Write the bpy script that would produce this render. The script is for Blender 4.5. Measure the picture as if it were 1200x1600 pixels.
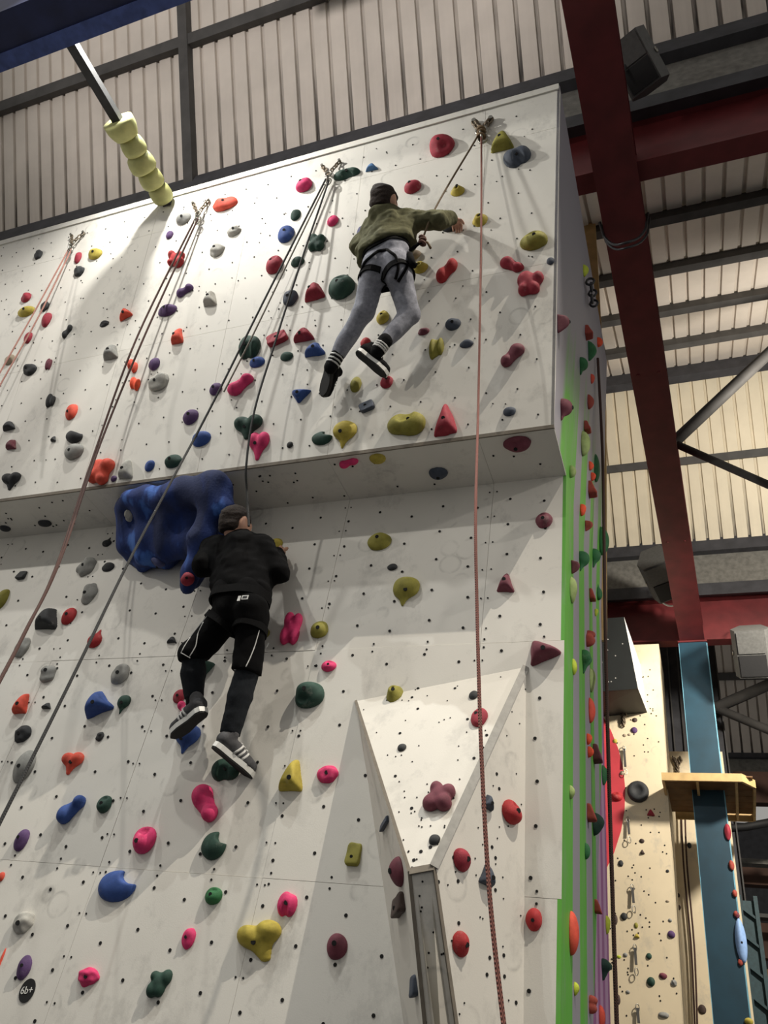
import bpy, bmesh, math, random
import numpy as np
from mathutils import Vector, Matrix, noise
from mathutils.bvhtree import BVHTree

for o in list(bpy.data.objects): bpy.data.objects.remove(o, do_unlink=True)
scene = bpy.context.scene
COL = scene.collection

# ------------------------------------------------------------------ camera
FPX = 1240.0
up_ = np.array([300., -1545., FPX]); up_ /= np.linalg.norm(up_)
lf_ = np.array([-3300., 330., FPX]); lf_ -= up_ * (up_ @ lf_); lf_ /= np.linalg.norm(lf_)
xx_ = -lf_
yy_ = np.cross(up_, xx_)
if yy_[2] < 0: yy_ = -yy_
RW = np.array([xx_, yy_, up_])            # world = RW @ (right, down, forward)
CAM = np.array([0., 0., 1.6])
cam_data = bpy.data.cameras.new('camera'); cam = bpy.data.objects.new('camera', cam_data); COL.objects.link(cam)
cam_data.sensor_fit = 'VERTICAL'; cam_data.sensor_height = 36; cam_data.lens = 36 * FPX / 1600
cam_data.clip_start = 0.05; cam_data.clip_end = 200
cm = Matrix.Identity(4)
for i in range(3):
    cm[i][0] = RW[i, 0]; cm[i][1] = -RW[i, 1]; cm[i][2] = -RW[i, 2]; cm[i][3] = CAM[i]
cam.matrix_world = cm
scene.camera = cam

# ------------------------------------------------------------------ world and lights
world = bpy.data.worlds.new('world'); scene.world = world; world.use_nodes = True
bg = world.node_tree.nodes['Background']
bg.inputs[0].default_value = (1.0, 0.965, 0.905, 1); bg.inputs[1].default_value = 0.37

def spot(name, loc, target, energy, color, angle, blend, size):
    d = bpy.data.lights.new(name, 'SPOT'); d.energy = energy; d.color = color
    d.spot_size = math.radians(angle); d.spot_blend = blend; d.shadow_soft_size = size
    o = bpy.data.objects.new(name, d); COL.objects.link(o); o.location = loc
    o.rotation_euler = (Vector(target) - Vector(loc)).to_track_quat('-Z', 'Y').to_euler()
    return o
spot('upper_wall_fill', (-4.0, -0.5, 7.6), (-1.9, 2.8, 5.9), 215, (1.0, 0.965, 0.89), 92, 0.5, 0.04)  # fill lamp that evens out the upper wall; floodlight_beam is the main light there
spot('floodlight_beam', (-3.6, 1.22, 8.05), (-2.9, 2.7, 5.4), 300, (1.0, 0.975, 0.92), 150, 0.5, 0.05)
spot('floodlight_steep', (-2.9, 1.0, 10.3), (-2.4, 3.5, 2.4), 700, (0.97, 1.0, 0.97), 80, 0.6, 0.015)
spot('floodlight_right', (1.75, 1.0, 10.2), (-1.6, 3.6, 2.4), 2400, (1.0, 0.91, 0.78), 66, 0.5, 0.02)
spot('side_wall_fill', (4.2, 2.6, 6.6), (-0.6, 4.3, 3.6), 480, (1.0, 0.93, 0.86), 46, 0.6, 0.1)  # unseen fill, added to brighten the striped side wall
spot('floodlight_left', (-8.5, 0.3, 7.0), (-3.6, 3.2, 4.2), 330, (1.0, 0.95, 0.88), 80, 0.7, 0.06)
spot('floodlight_hall', (2.4, 7.9, 7.5), (-0.8, 10.8, 4.5), 1800, (1.0, 0.92, 0.80), 120, 0.8, 0.2)
spot('roof_fill_near', (-3.6, -4.2, 6.0), (-3.6, 2.4, 11.6), 1300, (1.0, 0.94, 0.91), 58, 0.7, 0.3)  # invented lamp out of view, added to lift the near roof slope
spot('roof_fill_far', (2.2, 6.6, 7.9), (0.8, 9.9, 10.8), 820, (1.0, 0.93, 0.82), 130, 0.9, 0.3)  # another invented lamp, added to brighten the roof behind the wall

scene.view_settings.view_transform = 'Standard'; scene.view_settings.look = 'None'
scene.view_settings.exposure = -0.18; scene.view_settings.gamma = 1.0
scene.view_settings.use_curve_mapping = False

# ------------------------------------------------------------------ pixel helpers (1200 x 1600 frame)
def ray(px, py): return RW @ np.array([(px - 600) / FPX, (py - 800) / FPX, 1.0])
def onP(px, py, P, n):
    r = ray(px, py); n = np.asarray(n, float); return CAM + r * (((np.asarray(P, float) - CAM) @ n) / (r @ n))
def onY(px, py, D): return onP(px, py, (0, D, 0), (0, 1, 0))
def onX(px, py, x): return onP(px, py, (x, 0, 0), (1, 0, 0))
def onZ(px, py, z): return onP(px, py, (0, 0, z), (0, 0, 1))
def proj(P):
    v = (np.atleast_2d(P) - CAM) @ RW
    return np.stack([600 + FPX * v[:, 0] / v[:, 2], 800 + FPX * v[:, 1] / v[:, 2]], 1)

# ------------------------------------------------------------------ materials
def lin(c):
    r = []
    for v in c:
        v /= 255.0
        r.append(v / 12.92 if v <= 0.04045 else ((v + 0.055) / 1.055) ** 2.4)
    return (*r, 1.0)
MATS = {}
class N:
    def __init__(s, name):
        s.m = bpy.data.materials.new(name); s.m.use_nodes = True; s.t = s.m.node_tree
        s.b = s.t.nodes['Principled BSDF']
    def n(s, typ, **kw):
        x = s.t.nodes.new(typ)
        for k, v in kw.items():
            if k in x.inputs: x.inputs[k].default_value = v
            else: setattr(x, k, v)
        return x
    def l(s, a, b): s.t.links.new(a, b)
    def ramp(s, fac, stops):
        r = s.n('ShaderNodeValToRGB'); e = r.color_ramp.elements
        while len(e) < len(stops): e.new(0.5)
        for i, (p, c) in enumerate(stops): e[i].position = p; e[i].color = c
        s.l(fac, r.inputs[0]); return r.outputs[0]
    def mix(s, fac, a, b, typ='MIX'):
        x = s.n('ShaderNodeMix', data_type='RGBA', blend_type=typ)
        for sock, v in ((x.inputs[0], fac), (x.inputs[6], a), (x.inputs[7], b)):
            if hasattr(v, 'default_value'): s.l(v, sock)
            else: sock.default_value = v
        return x.outputs[2]
    def obj(s, scale=(1, 1, 1), rot=(0, 0, 0), geo=False):
        mp = s.n('ShaderNodeMapping'); mp.inputs['Scale'].default_value = scale; mp.inputs['Rotation'].default_value = rot
        if geo:
            g = s.n('ShaderNodeNewGeometry'); s.l(g.outputs['Position'], mp.inputs[0])
        else:
            tc = s.n('ShaderNodeTexCoord'); s.l(tc.outputs['Object'], mp.inputs[0])
        return mp.outputs[0]
    def noise(s, vec, scale, detail=3, rough=0.5):
        x = s.n('ShaderNodeTexNoise', Scale=scale, Detail=detail, Roughness=rough); s.l(vec, x.inputs['Vector']); return x.outputs[0]
    def bump(s, h, strength=0.3, dist=0.01):
        b = s.n('ShaderNodeBump', Strength=strength, Distance=dist); s.l(h, b.inputs['Height']); s.l(b.outputs[0], s.b.inputs['Normal'])

def g4(v): return (v, v, v, 1)
def simple(name, rgb, rough=0.6, metal=0.0, var=0.12, scale=30, bump=0.15, geo=False):
    if name in MATS: return MATS[name]
    k = N(name); k.b.inputs['Roughness'].default_value = rough; k.b.inputs['Metallic'].default_value = metal
    c = lin(rgb); v = k.obj(geo=geo); nz = k.noise(v, scale, 4)
    lo = tuple(x * (1 - var) for x in c[:3]) + (1,); hi = tuple(min(1, x * (1 + var)) for x in c[:3]) + (1,)
    k.l(k.ramp(nz, [(0.3, lo), (0.7, hi)]), k.b.inputs['Base Color'])
    if bump: k.bump(nz, bump, 0.004)
    MATS[name] = k.m; return k.m

def m_panel(name, base, dirt):
    k = N(name); k.b.inputs['Roughness'].default_value = 0.62
    p = k.obj(geo=True)
    big = k.noise(p, 1.3, 4, 0.6); mid = k.noise(p, 5.0, 5, 0.65)
    st = k.obj((5, 5, 3.4), geo=True); scuff = k.noise(st, 1.0, 6, 0.72)
    c = k.mix(k.ramp(big, [(0.35, g4(0)), (0.7, g4(0.5))]), lin(base), lin(dirt))
    c = k.mix(k.ramp(scuff, [(0.54, g4(0)), (0.74, g4(0.5))]), c, lin((158, 156, 150)))
    v = k.n('ShaderNodeTexVoronoi', Scale=4.2); k.l(p, v.inputs['Vector'])
    ring = k.ramp(v.outputs['Distance'], [(0.20, g4(0)), (0.26, g4(1)), (0.30, g4(0))])
    ringm = k.mix(1.0, ring, k.ramp(mid, [(0.5, g4(0)), (0.68, g4(0.5))]), 'MULTIPLY')
    c = k.mix(ringm, c, lin((140, 138, 132)))
    k.l(c, k.b.inputs['Base Color'])
    fine = k.noise(p, 160, 3); k.bump(fine, 0.10, 0.003)
    MATS[name] = k.m; return k.m
def m_hold(name, rgb, rough=0.72):
    k = N('hold_' + name); k.b.inputs['Roughness'].default_value = rough
    p = k.obj(geo=True); a = k.noise(p, 22, 4, 0.6); b = k.noise(p, 420, 2)
    c = lin(rgb); d = tuple(x * 0.72 for x in c[:3]) + (1,); h = tuple(min(1, x * 1.12 + 0.012) for x in c[:3]) + (1,)
    col = k.ramp(a, [(0.28, d), (0.55, c), (0.78, h)])
    ch = k.noise(p, 9, 4, 0.7)
    col = k.mix(k.ramp(ch, [(0.62, g4(0)), (0.85, g4(0.3))]), col, lin((200, 195, 185)))
    k.l(col, k.b.inputs['Base Color']); k.bump(b, 0.35, 0.004)
    MATS['hold_' + name] = k.m; return k.m
HC = dict(crimson=(158, 40, 58), red=(176, 40, 44), pink=(222, 52, 112), darkgreen=(30, 66, 54), green=(42, 110, 62), olive=(142, 136, 52),
          yellow=(186, 168, 66), blue=(48, 80, 148), lightblue=(80, 125, 175), slate=(66, 74, 88), grey=(150, 150, 145), palegrey=(178, 176, 168),
          black=(46, 48, 50), orange=(226, 84, 62), brightorange=(255, 92, 52), purple=(88, 60, 108), maroon=(116, 54, 68), brown=(72, 56, 50),
          tan=(176, 160, 138), lime=(190, 205, 60), palegreen=(160, 180, 110), brick=(168, 70, 56), violet=(76, 80, 122))
HNAME = dict(darkgreen='dark green', lightblue='light blue', palegrey='pale grey', brightorange='bright orange', palegreen='pale green',
             slate='slate grey', brick='brick red', violet='bluish violet', olive='olive yellow')
for k_, v_ in HC.items(): m_hold(k_, v_)
m_panel('panel', (229, 226, 217), (206, 203, 195))
m_panel('panel_volume', (222, 218, 208), (202, 198, 188))
m_panel('panel_far', (228, 212, 180), (205, 190, 160))
simple('panel_edge', (120, 112, 100), 0.8)
simple('black', (16, 16, 17), 0.7, var=0.2)
simple('hole', (8, 8, 8), 0.9, bump=0)
simple('steel', (150, 148, 140), 0.35, 0.9, scale=60)
simple('darksteel', (70, 70, 72), 0.45, 0.8)
simple('oldchain', (120, 108, 92), 0.5, 0.7)
simple('red_paint', (98, 34, 36), 0.5, var=0.22, scale=5, bump=0.08)
simple('blue_paint', (22, 58, 74), 0.5, var=0.18, scale=4, bump=0.08)
simple('blue_edge', (110, 165, 185), 0.5, var=0.2, scale=9)
simple('purlin', (72, 70, 68), 0.7, var=0.2, scale=6)
simple('gutter_dark', (58, 58, 62), 0.7, var=0.25, scale=7)
simple('gutter_grey', (112, 110, 104), 0.85, var=0.25, scale=14, bump=0.4)
simple('navy', (26, 32, 62), 0.45, var=0.3, scale=5)
simple('navy_band', (58, 72, 120), 0.4, var=0.3, scale=12)
simple('tube_grey', (62, 62, 62), 0.6, 0.2, var=0.15, scale=20)
simple('foam_green', (172, 172, 112), 0.7, var=0.12, scale=16)
simple('wood', (196, 165, 112), 0.6, var=0.15, scale=8)
simple('wood_dark', (120, 88, 54), 0.7, var=0.2, scale=8)
simple('floor_mat', (52, 56, 66), 0.8, var=0.1, scale=6)
simple('brown_box', (70, 46, 34), 0.8, var=0.3, scale=4)
simple('speaker', (84, 84, 82), 0.55, var=0.15, scale=30)
simple('speaker_grille', (22, 22, 23), 0.7)
simple('white_plastic', (225, 225, 220), 0.4, var=0.04)
simple('rubber', (20, 20, 20), 0.8)
simple('skin', (196, 150, 126), 0.55, var=0.06, scale=40)
simple('hair', (40, 30, 24), 0.95, var=0.5, scale=120, bump=0.8)
simple('red_circle', (196, 58, 68), 0.65, var=0.18, scale=3)
simple('black_volume', (15, 19, 18), 0.6, var=0.2, scale=6)
simple('pale_blue', (150, 185, 235), 0.6, var=0.1)
simple('teal_dark', (40, 66, 72), 0.6, var=0.2)

def m_roof(name, base):
    k = N(name); k.b.inputs['Roughness'].default_value = 0.6
    p = k.obj(geo=True); a = k.noise(p, 1.6, 4, 0.6)
    st = k.obj((26, 1.2, 1.2), geo=True); s = k.noise(st, 1.0, 4, 0.6)
    at = k.n('ShaderNodeAttribute', attribute_name='dirt')
    c0 = lin(base); c1 = tuple(x * 0.84 for x in c0[:3]) + (1,)
    c = k.ramp(a, [(0.3, c1), (0.7, c0)])
    d = k.mix(1.0, at.outputs['Color'], k.ramp(s, [(0.30, g4(0.25)), (0.6, g4(1))]), 'MULTIPLY')
    c = k.mix(d, c, lin((52, 46, 40)))
    k.l(c, k.b.inputs['Base Color']); MATS[name] = k.m; return k.m
m_roof('roof_sheet', (222, 212, 200)); m_roof('roof_sheet_cream', (236, 224, 198))

def m_cloth(name, rgb, scale=26, rough=0.9, bump=0.5):
    k = N(name); k.b.inputs['Roughness'].default_value = rough; k.b.inputs['Specular IOR Level'].default_value = 0.12
    p = k.obj(geo=True); a = k.noise(p, scale, 5, 0.6); w = k.noise(p, 500, 2)
    c = lin(rgb); d = tuple(x * 0.7 for x in c[:3]) + (1,); h = tuple(min(1, x * 1.15) for x in c[:3]) + (1,)
    k.l(k.ramp(a, [(0.3, d), (0.7, h)]), k.b.inputs['Base Color'])
    mx = k.n('ShaderNodeMath', operation='ADD'); k.l(a, mx.inputs[0]); k.l(w, mx.inputs[1]); k.bump(mx.outputs[0], bump, 0.006)
    MATS[name] = k.m; return k.m
m_cloth('hoodie', (92, 91, 68)); m_cloth('jeans', (148, 150, 160), 40); m_cloth('black_jacket', (11, 11, 12), rough=1.0); m_cloth('black_trousers', (10, 10, 11), rough=1.0)
m_cloth('grey_leg', (36, 39, 43)); m_cloth('sock_black', (20, 20, 22)); m_cloth('shoe_black', (22, 22, 24)); m_cloth('shoe_grey', (84, 84, 86))
m_cloth('web_strap', (13, 13, 14), 200); m_cloth('white_cloth', (215, 215, 212), bump=0.2)

def m_rope(name, ca, cb):
    k = N(name); k.b.inputs['Roughness'].default_value = 0.85
    uv = k.n('ShaderNodeUVMap'); mp = k.n('ShaderNodeMapping'); k.l(uv.outputs[0], mp.inputs[0])
    w = k.n('ShaderNodeTexWave', Scale=1.0, Distortion=0.6); w.bands_direction = 'DIAGONAL'; w.inputs['Detail'].default_value = 1
    mp.inputs['Scale'].default_value = (1.0, 9.0, 1.0); k.l(mp.outputs[0], w.inputs['Vector'])
    k.l(k.ramp(w.outputs[0], [(0.35, lin(ca)), (0.65, lin(cb))]), k.b.inputs['Base Color']); k.bump(w.outputs[0], 0.6, 0.003)
    MATS[name] = k.m; return k.m
m_rope('rope_red', (150, 94, 82), (86, 50, 45)); m_rope('rope_brown', (92, 62, 52), (40, 30, 28)); m_rope('rope_black', (62, 62, 62), (28, 29, 31)); m_rope('rope_grey', (150, 144, 132), (92, 86, 78)); m_rope('rope_rust', (96, 62, 53), (42, 30, 28)); m_rope('rope_pink', (208, 160, 146), (160, 104, 94)); m_rope('rope_olive', (112, 92, 66), (58, 46, 34))

# striped paint of the side wall: stripes along its height, laid out by depth (Y)
def m_side():
    k = N('side_wall_paint'); k.b.inputs['Roughness'].default_value = 0.5
    g = k.n('ShaderNodeNewGeometry'); sp = k.n('ShaderNodeSeparateXYZ'); k.l(g.outputs['Position'], sp.inputs[0])
    t = k.n('ShaderNodeMapRange'); k.l(sp.outputs['Y'], t.inputs[0]); t.inputs[1].default_value = 3.5; t.inputs[2].default_value = 5.1
    gr = lin((150, 148, 156)); G = lin((96, 172, 62)); P = lin((158, 96, 148)); PL = lin((190, 150, 185))
    def stripes(on, off, edges):
        cr = k.n('ShaderNodeValToRGB'); cr.color_ramp.interpolation = 'CONSTANT'; e = cr.color_ramp.elements
        st = []; cur = True
        for x in edges: st.append((x, on if cur else off)); cur = not cur
        while len(e) < len(st): e.new(0.5)
        for i, (p, c) in enumerate(st): e[i].position = p; e[i].color = c
        k.l(t.outputs[0], cr.inputs[0]); return cr.outputs[0]
    green = stripes(G, gr, [0.0, 0.17, 0.30, 0.43, 0.56, 0.66, 0.78, 0.88])
    purple = stripes(P, PL, [0.0, 0.50, 0.545, 0.60, 0.66, 0.71, 0.77, 0.83, 0.9, 0.95])
    # purple region: a slanted boundary growing downwards
    mz = k.n('ShaderNodeMapRange'); k.l(sp.outputs['Z'], mz.inputs[0]); mz.inputs[1].default_value = 4.4; mz.inputs[2].default_value = 1.6
    mz.inputs[3].default_value = 1.02; mz.inputs[4].default_value = 0.42
    gt = k.n('ShaderNodeMath', operation='GREATER_THAN'); k.l(t.outputs[0], gt.inputs[0]); k.l(mz.outputs[0], gt.inputs[1])
    c = k.mix(gt.outputs[0], green, purple)
    # green paint starts below a height, feathered by brush noise
    nz = k.noise(k.obj((8, 8, 1), geo=True), 1.0, 4)
    a = k.n('ShaderNodeMath', operation='MULTIPLY_ADD'); k.l(nz, a.inputs[0]); a.inputs[1].default_value = 1.6; k.l(sp.outputs['Z'], a.inputs[2])
    tp = k.ramp_out = k.n('ShaderNodeMapRange'); k.l(a.outputs[0], tp.inputs[0]); tp.inputs[1].default_value = 6.9; tp.inputs[2].default_value = 6.2
    lowY = k.n('ShaderNodeMapRange'); k.l(sp.outputs['Y'], lowY.inputs[0]); lowY.inputs[1].default_value = 3.25; lowY.inputs[2].default_value = 3.32
    mm = k.n('ShaderNodeMath', operation='MULTIPLY'); k.l(tp.outputs[0], mm.inputs[0]); k.l(lowY.outputs[0], mm.inputs[1])
    c = k.mix(mm.outputs[0], gr, c)
    n2 = k.noise(k.obj((5, 5, 1.2), geo=True), 2.0, 5, 0.65)
    c = k.mix(k.ramp(n2, [(0.5, g4(0)), (0.75, g4(0.35))]), c, gr)
    k.l(c, k.b.inputs['Base Color']); MATS['side_paint'] = k.m
m_side()
def m_bluevol():
    k = N('blue_volume_paint'); k.b.inputs['Roughness'].default_value = 0.85
    p = k.obj((3.4, 2.4, 0.9), (0, 0.5, 0), geo=True); a = k.noise(p, 1.7, 3, 0.5)
    c = k.ramp(a, [(0.40, lin((16, 32, 74))), (0.56, lin((24, 50, 112))), (0.61, lin((58, 98, 172))), (0.76, lin((84, 126, 198)))])
    k.l(c, k.b.inputs['Base Color']); f = k.noise(k.obj(geo=True), 60, 4); k.bump(f, 0.4, 0.006); MATS['blue_volume'] = k.m
m_bluevol()

# ------------------------------------------------------------------ mesh helpers
def link(name, verts, faces, mat, parent=None, smooth=False, uvs=None):
    me = bpy.data.meshes.new(name); me.from_pydata([tuple(map(float, v)) for v in verts], [], [tuple(int(i) for i in f) for f in faces]); me.update()
    if mat: me.materials.append(MATS[mat] if isinstance(mat, str) else mat)
    if smooth: me.polygons.foreach_set('use_smooth', [True] * len(me.polygons))
    if uvs is not None:
        l = me.uv_layers.new(name='UVMap')
        for lp in me.loops: l.data[lp.index].uv = uvs[lp.vertex_index]
    o = bpy.data.objects.new(name, me); COL.objects.link(o)
    if parent is not None: o.parent = parent
    return o
def empty(name, loc=(0, 0, 0)):
    o = bpy.data.objects.new(name, None); o.location = tuple(map(float, loc)); o.empty_display_size = 0.1; COL.objects.link(o); return o
def tag(o, label=None, cat=None, group=None, kind=None):
    if label: o['label'] = label
    if cat: o['category'] = cat
    if group: o['group'] = group
    if kind: o['kind'] = kind
    return o
def adopt(o, parent):                      # parent, keeping world coordinates of mesh data
    o.parent = parent; o.matrix_parent_inverse = Matrix.Translation(-Vector(parent.location)) if parent.type == 'EMPTY' and parent.parent is None else Matrix.Identity(4)
class MB:
    def __init__(s): s.v = []; s.f = []
    def add(s, v, f):
        b = len(s.v); s.v += [tuple(map(float, x)) for x in v]; s.f += [tuple(b + i for i in q) for q in f]; return s
    def box(s, lo, hi):
        x0, y0, z0 = lo; x1, y1, z1 = hi
        return s.add([(x0, y0, z0), (x1, y0, z0), (x1, y1, z0), (x0, y1, z0), (x0, y0, z1), (x1, y0, z1), (x1, y1, z1), (x0, y1, z1)],
                     [(3, 2, 1, 0), (4, 5, 6, 7), (0, 1, 5, 4), (1, 2, 6, 5), (2, 3, 7, 6), (3, 0, 4, 7)])
    def prism(s, poly, ext):               # poly: 3D points, ext: vector
        n = len(poly); p = [np.array(q, float) for q in poly]; e = np.array(ext, float)
        return s.add(p + [q + e for q in p], [tuple(range(n))[::-1], tuple(range(n, 2 * n))] + [(i, (i + 1) % n, n + (i + 1) % n, n + i) for i in range(n)])
    def bar(s, a, b, w, h, upv=(0, 0, 1)):
        a = np.array(a, float); b = np.array(b, float); d = b - a; d /= np.linalg.norm(d)
        sd = np.cross(d, upv); sd /= np.linalg.norm(sd); u = np.cross(sd, d)
        q = [a + sd * w / 2 * i + u * h / 2 * j for i, j in ((-1, -1), (1, -1), (1, 1), (-1, 1))]
        return s.prism(q, b - a)
    def tube(s, pts, r, n=8, cap=True):
        P = [np.array(p, float) for p in pts]; m = len(P); rr = r if hasattr(r, '__len__') else [r] * m
        ring = []; pu = None
        for i in range(m):
            t = P[min(i + 1, m - 1)] - P[max(i - 1, 0)]; t /= (np.linalg.norm(t) + 1e-12)
            if pu is None:
                pu = np.cross(t, (0, 0, 1.0)) if abs(t[2]) < 0.9 else np.cross(t, (1.0, 0, 0))
            pu = pu - t * (pu @ t); pu /= np.linalg.norm(pu); w = np.cross(t, pu)
            ring.append([P[i] + rr[i] * (pu * math.cos(2 * math.pi * k / n) + w * math.sin(2 * math.pi * k / n)) for k in range(n)])
        v = [q for r_ in ring for q in r_]
        f = [(i * n + k, i * n + (k + 1) % n, (i + 1) * n + (k + 1) % n, (i + 1) * n + k) for i in range(m - 1) for k in range(n)]
        if cap: f += [tuple(range(n))[::-1], tuple(range((m - 1) * n, m * n))]
        return s.add(v, f)
    def torus(s, c, ax, r, rt, sx=(1, 1), n=12, m=6, ref=None):
        c = np.array(c, float); ax = np.array(ax, float); ax /= np.linalg.norm(ax)
        u = np.array(ref, float) if ref is not None else (np.cross(ax, (0, 0, 1.)) if abs(ax[2]) < .9 else np.cross(ax, (1., 0, 0)))
        u -= ax * (u @ ax); u /= np.linalg.norm(u); w = np.cross(ax, u)
        v = []; f = []
        for i in range(n):
            a = 2 * math.pi * i / n; dr = u * math.cos(a) * sx[0] + w * math.sin(a) * sx[1]; dn = dr / np.linalg.norm(dr)
            for j in range(m):
                b = 2 * math.pi * j / m; v.append(c + dr * r + rt * (dn * math.cos(b) + ax * math.sin(b)))
        for i in range(n):
            for j in range(m): f.append((i * m + j, ((i + 1) % n) * m + j, ((i + 1) % n) * m + (j + 1) % m, i * m + (j + 1) % m))
        return s.add(v, f)
    def build(s, name, mat, parent=None, smooth=False): return link(name, s.v, s.f, mat, parent, smooth)

def surface_nets(F, lo, hi, h):
    lo = np.array(lo, float); hi = np.array(hi, float); n = np.maximum(np.ceil((hi - lo) / h).astype(int) + 1, 4)
    ax = [lo[i] + h * np.arange(n[i]) for i in range(3)] if not hasattr(h, '__len__') else [np.linspace(lo[i], hi[i], n[i]) for i in range(3)]
    G = np.stack(np.meshgrid(*ax, indexing='ij'), -1); V = F(G.reshape(-1, 3)).reshape(n)
    ins = V < 0
    c = [(i, j, k) for i in (0, 1) for j in (0, 1) for k in (0, 1)]
    nc = n - 1
    def sh(A, o): return A[o[0]:o[0] + nc[0], o[1]:o[1] + nc[1], o[2]:o[2] + nc[2]]
    cnt = sum(sh(ins, o).astype(int) for o in c); act = (cnt > 0) & (cnt < 8)
    idx = -np.ones(nc, int); ids = np.argwhere(act); idx[act] = np.arange(len(ids))
    S = np.zeros((len(ids), 3)); W = np.zeros(len(ids))
    a0 = ids
    for o in c:
        for d in range(3):
            if o[d]: continue
            o2 = list(o); o2[d] = 1
            va = V[a0[:, 0] + o[0], a0[:, 1] + o[1], a0[:, 2] + o[2]]; vb = V[a0[:, 0] + o2[0], a0[:, 1] + o2[1], a0[:, 2] + o2[2]]
            m = (va < 0) != (vb < 0); t = np.where(m, va / np.where(m, va - vb, 1), 0)
            p = np.tile(np.array(o, float), (len(ids), 1)); p[:, d] += t
            S[m] += p[m]; W[m] += 1
    verts = lo + h * (ids + S / W[:, None])
    faces = []
    for d in range(3):
        e, f = [(1, 2), (2, 0), (0, 1)][d]
        A = ins.take(range(0, n[d] - 1), d); B = ins.take(range(1, n[d]), d); cross = np.argwhere(A != B)
        cross = cross[(cross[:, e] > 0) & (cross[:, f] > 0) & (cross[:, e] < nc[e]) & (cross[:, f] < nc[f])]
        q = []
        for de, df in ((1, 1), (0, 1), (0, 0), (1, 0)):
            p = cross.copy(); p[:, e] -= de; p[:, f] -= df; q.append(idx[p[:, 0], p[:, 1], p[:, 2]])
        q = np.stack(q, 1); flip = ~A[cross[:, 0], cross[:, 1], cross[:, 2]]
        q[flip] = q[flip][:, ::-1]; faces.append(q)
    return verts, np.concatenate(faces)
def smin(a, b, k): 
    h = np.clip(0.5 + 0.5 * (b - a) / k, 0, 1); return b + (a - b) * h - k * h * (1 - h)
def smax(a, b, k): return -smin(-a, -b, k)
def sEll(p, c, r):
    q = p - np.asarray(c, float); r = np.asarray(r, float); k0 = np.linalg.norm(q / r, axis=1); k1 = np.linalg.norm(q / (r * r), axis=1) + 1e-9
    return k0 * (k0 - 1) / k1
def sCap(p, a, b, ra, rb):
    a = np.asarray(a, float); b = np.asarray(b, float); ba = b - a; pa = p - a
    h = np.clip(pa @ ba / (ba @ ba + 1e-12), 0, 1); return np.linalg.norm(pa - h[:, None] * ba, axis=1) - (ra + (rb - ra) * h)
def wob(p, f, seed, amp):                  # cheap smooth pseudo noise, vectorised
    rs = np.random.RandomState(seed); out = np.zeros(len(p))
    for i in range(5):
        d = rs.randn(3); d /= np.linalg.norm(d); out += np.sin(p @ d * f * rs.uniform(0.7, 1.5) + rs.uniform(0, 6.28))
    return out * amp / 2.5

# ------------------------------------------------------------------ main dimensions
DL = 3.5                                   # lower wall plane (Y)
ZU = 4.82                                  # underside of the overhang
YL = 3.1                                   # lip of the overhang
LEAN = math.radians(13)
UN = np.array([0, math.cos(LEAN), math.sin(LEAN)])       # into the upper wall
UB = np.array([0, -math.sin(LEAN), math.cos(LEAN)])      # up along the upper wall
UP0 = np.array([0, YL, ZU])
SLEN = 2.79
XR = -0.598
def onU(px, py, off=0.0): return onP(px, py, UP0 - UN * off, UN)
def onL(px, py, off=0.0): return onY(px, py, DL - off)
random.seed(3)

# ------------------------------------------------------------------ setting: floor, climbing walls
f = MB().box((-14, -6, -0.1), (8, 40, 0)).build('floor', 'floor_mat'); tag(f, 'dark padded floor of the climbing hall', kind='structure')

wl = MB().box((-9.5, DL + 0.02, 0), (XR - 0.02, DL + 0.12, ZU)).build('wall_lower', 'panel'); tag(wl, 'lower vertical climbing wall of white plywood panels', kind='structure')
xs = [XR, -1.03, -1.98, -2.92, -3.86, -4.8, -5.75, -6.7, -7.65, -8.6, -9.5]
zs = [0.02, 1.28, 2.49, 3.70, ZU - 0.004]
G = 0.0009
for i in range(len(xs) - 1):
    for j in range(len(zs) - 1):
        jit = random.uniform(-0.0015, 0.0015)
        MB().box((xs[i + 1] + G, DL + jit, zs[j] + G), (xs[i] - G, DL + 0.02, zs[j + 1] - G)).build('panel', 'panel', wl)

wu = MB().prism([(-9.5, *(UP0 + UN * 0.02)[1:]), (XR - 0.02, *(UP0 + UN * 0.02)[1:]), (-0.55, *(UP0 + UB * SLEN + UN * 0.02)[1:]), (-9.5, *(UP0 + UB * SLEN + UN * 0.02)[1:])], UN * 0.1).build('wall_upper', 'panel')
tag(wu, 'upper overhanging climbing wall of white plywood panels', kind='structure')
xr_top = float(onU(875, 140)[0])
def xr_at(s): return XR + (xr_top - XR) * s / SLEN
ss = [0.0, 1.2, 2.41, SLEN]
for j in range(3):
    for i in range(len(xs) - 1):
        a, b = ss[j] + G, ss[j + 1] - G; x1 = xs[i + 1] + G
        pts = []
        for (x, s) in ((x1, a), (xr_at(a) if i == 0 else xs[i] - G, a), (xr_at(b) if i == 0 else xs[i] - G, b), (x1, b)):
            pts.append(np.array([x, 0, 0]) + np.array([0, *(UP0 + UB * s)[1:]]) + UN * random.uniform(0, 0.0015) * 0)
        MB().prism(pts, UN * 0.02).build('panel', 'panel', wu)
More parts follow.
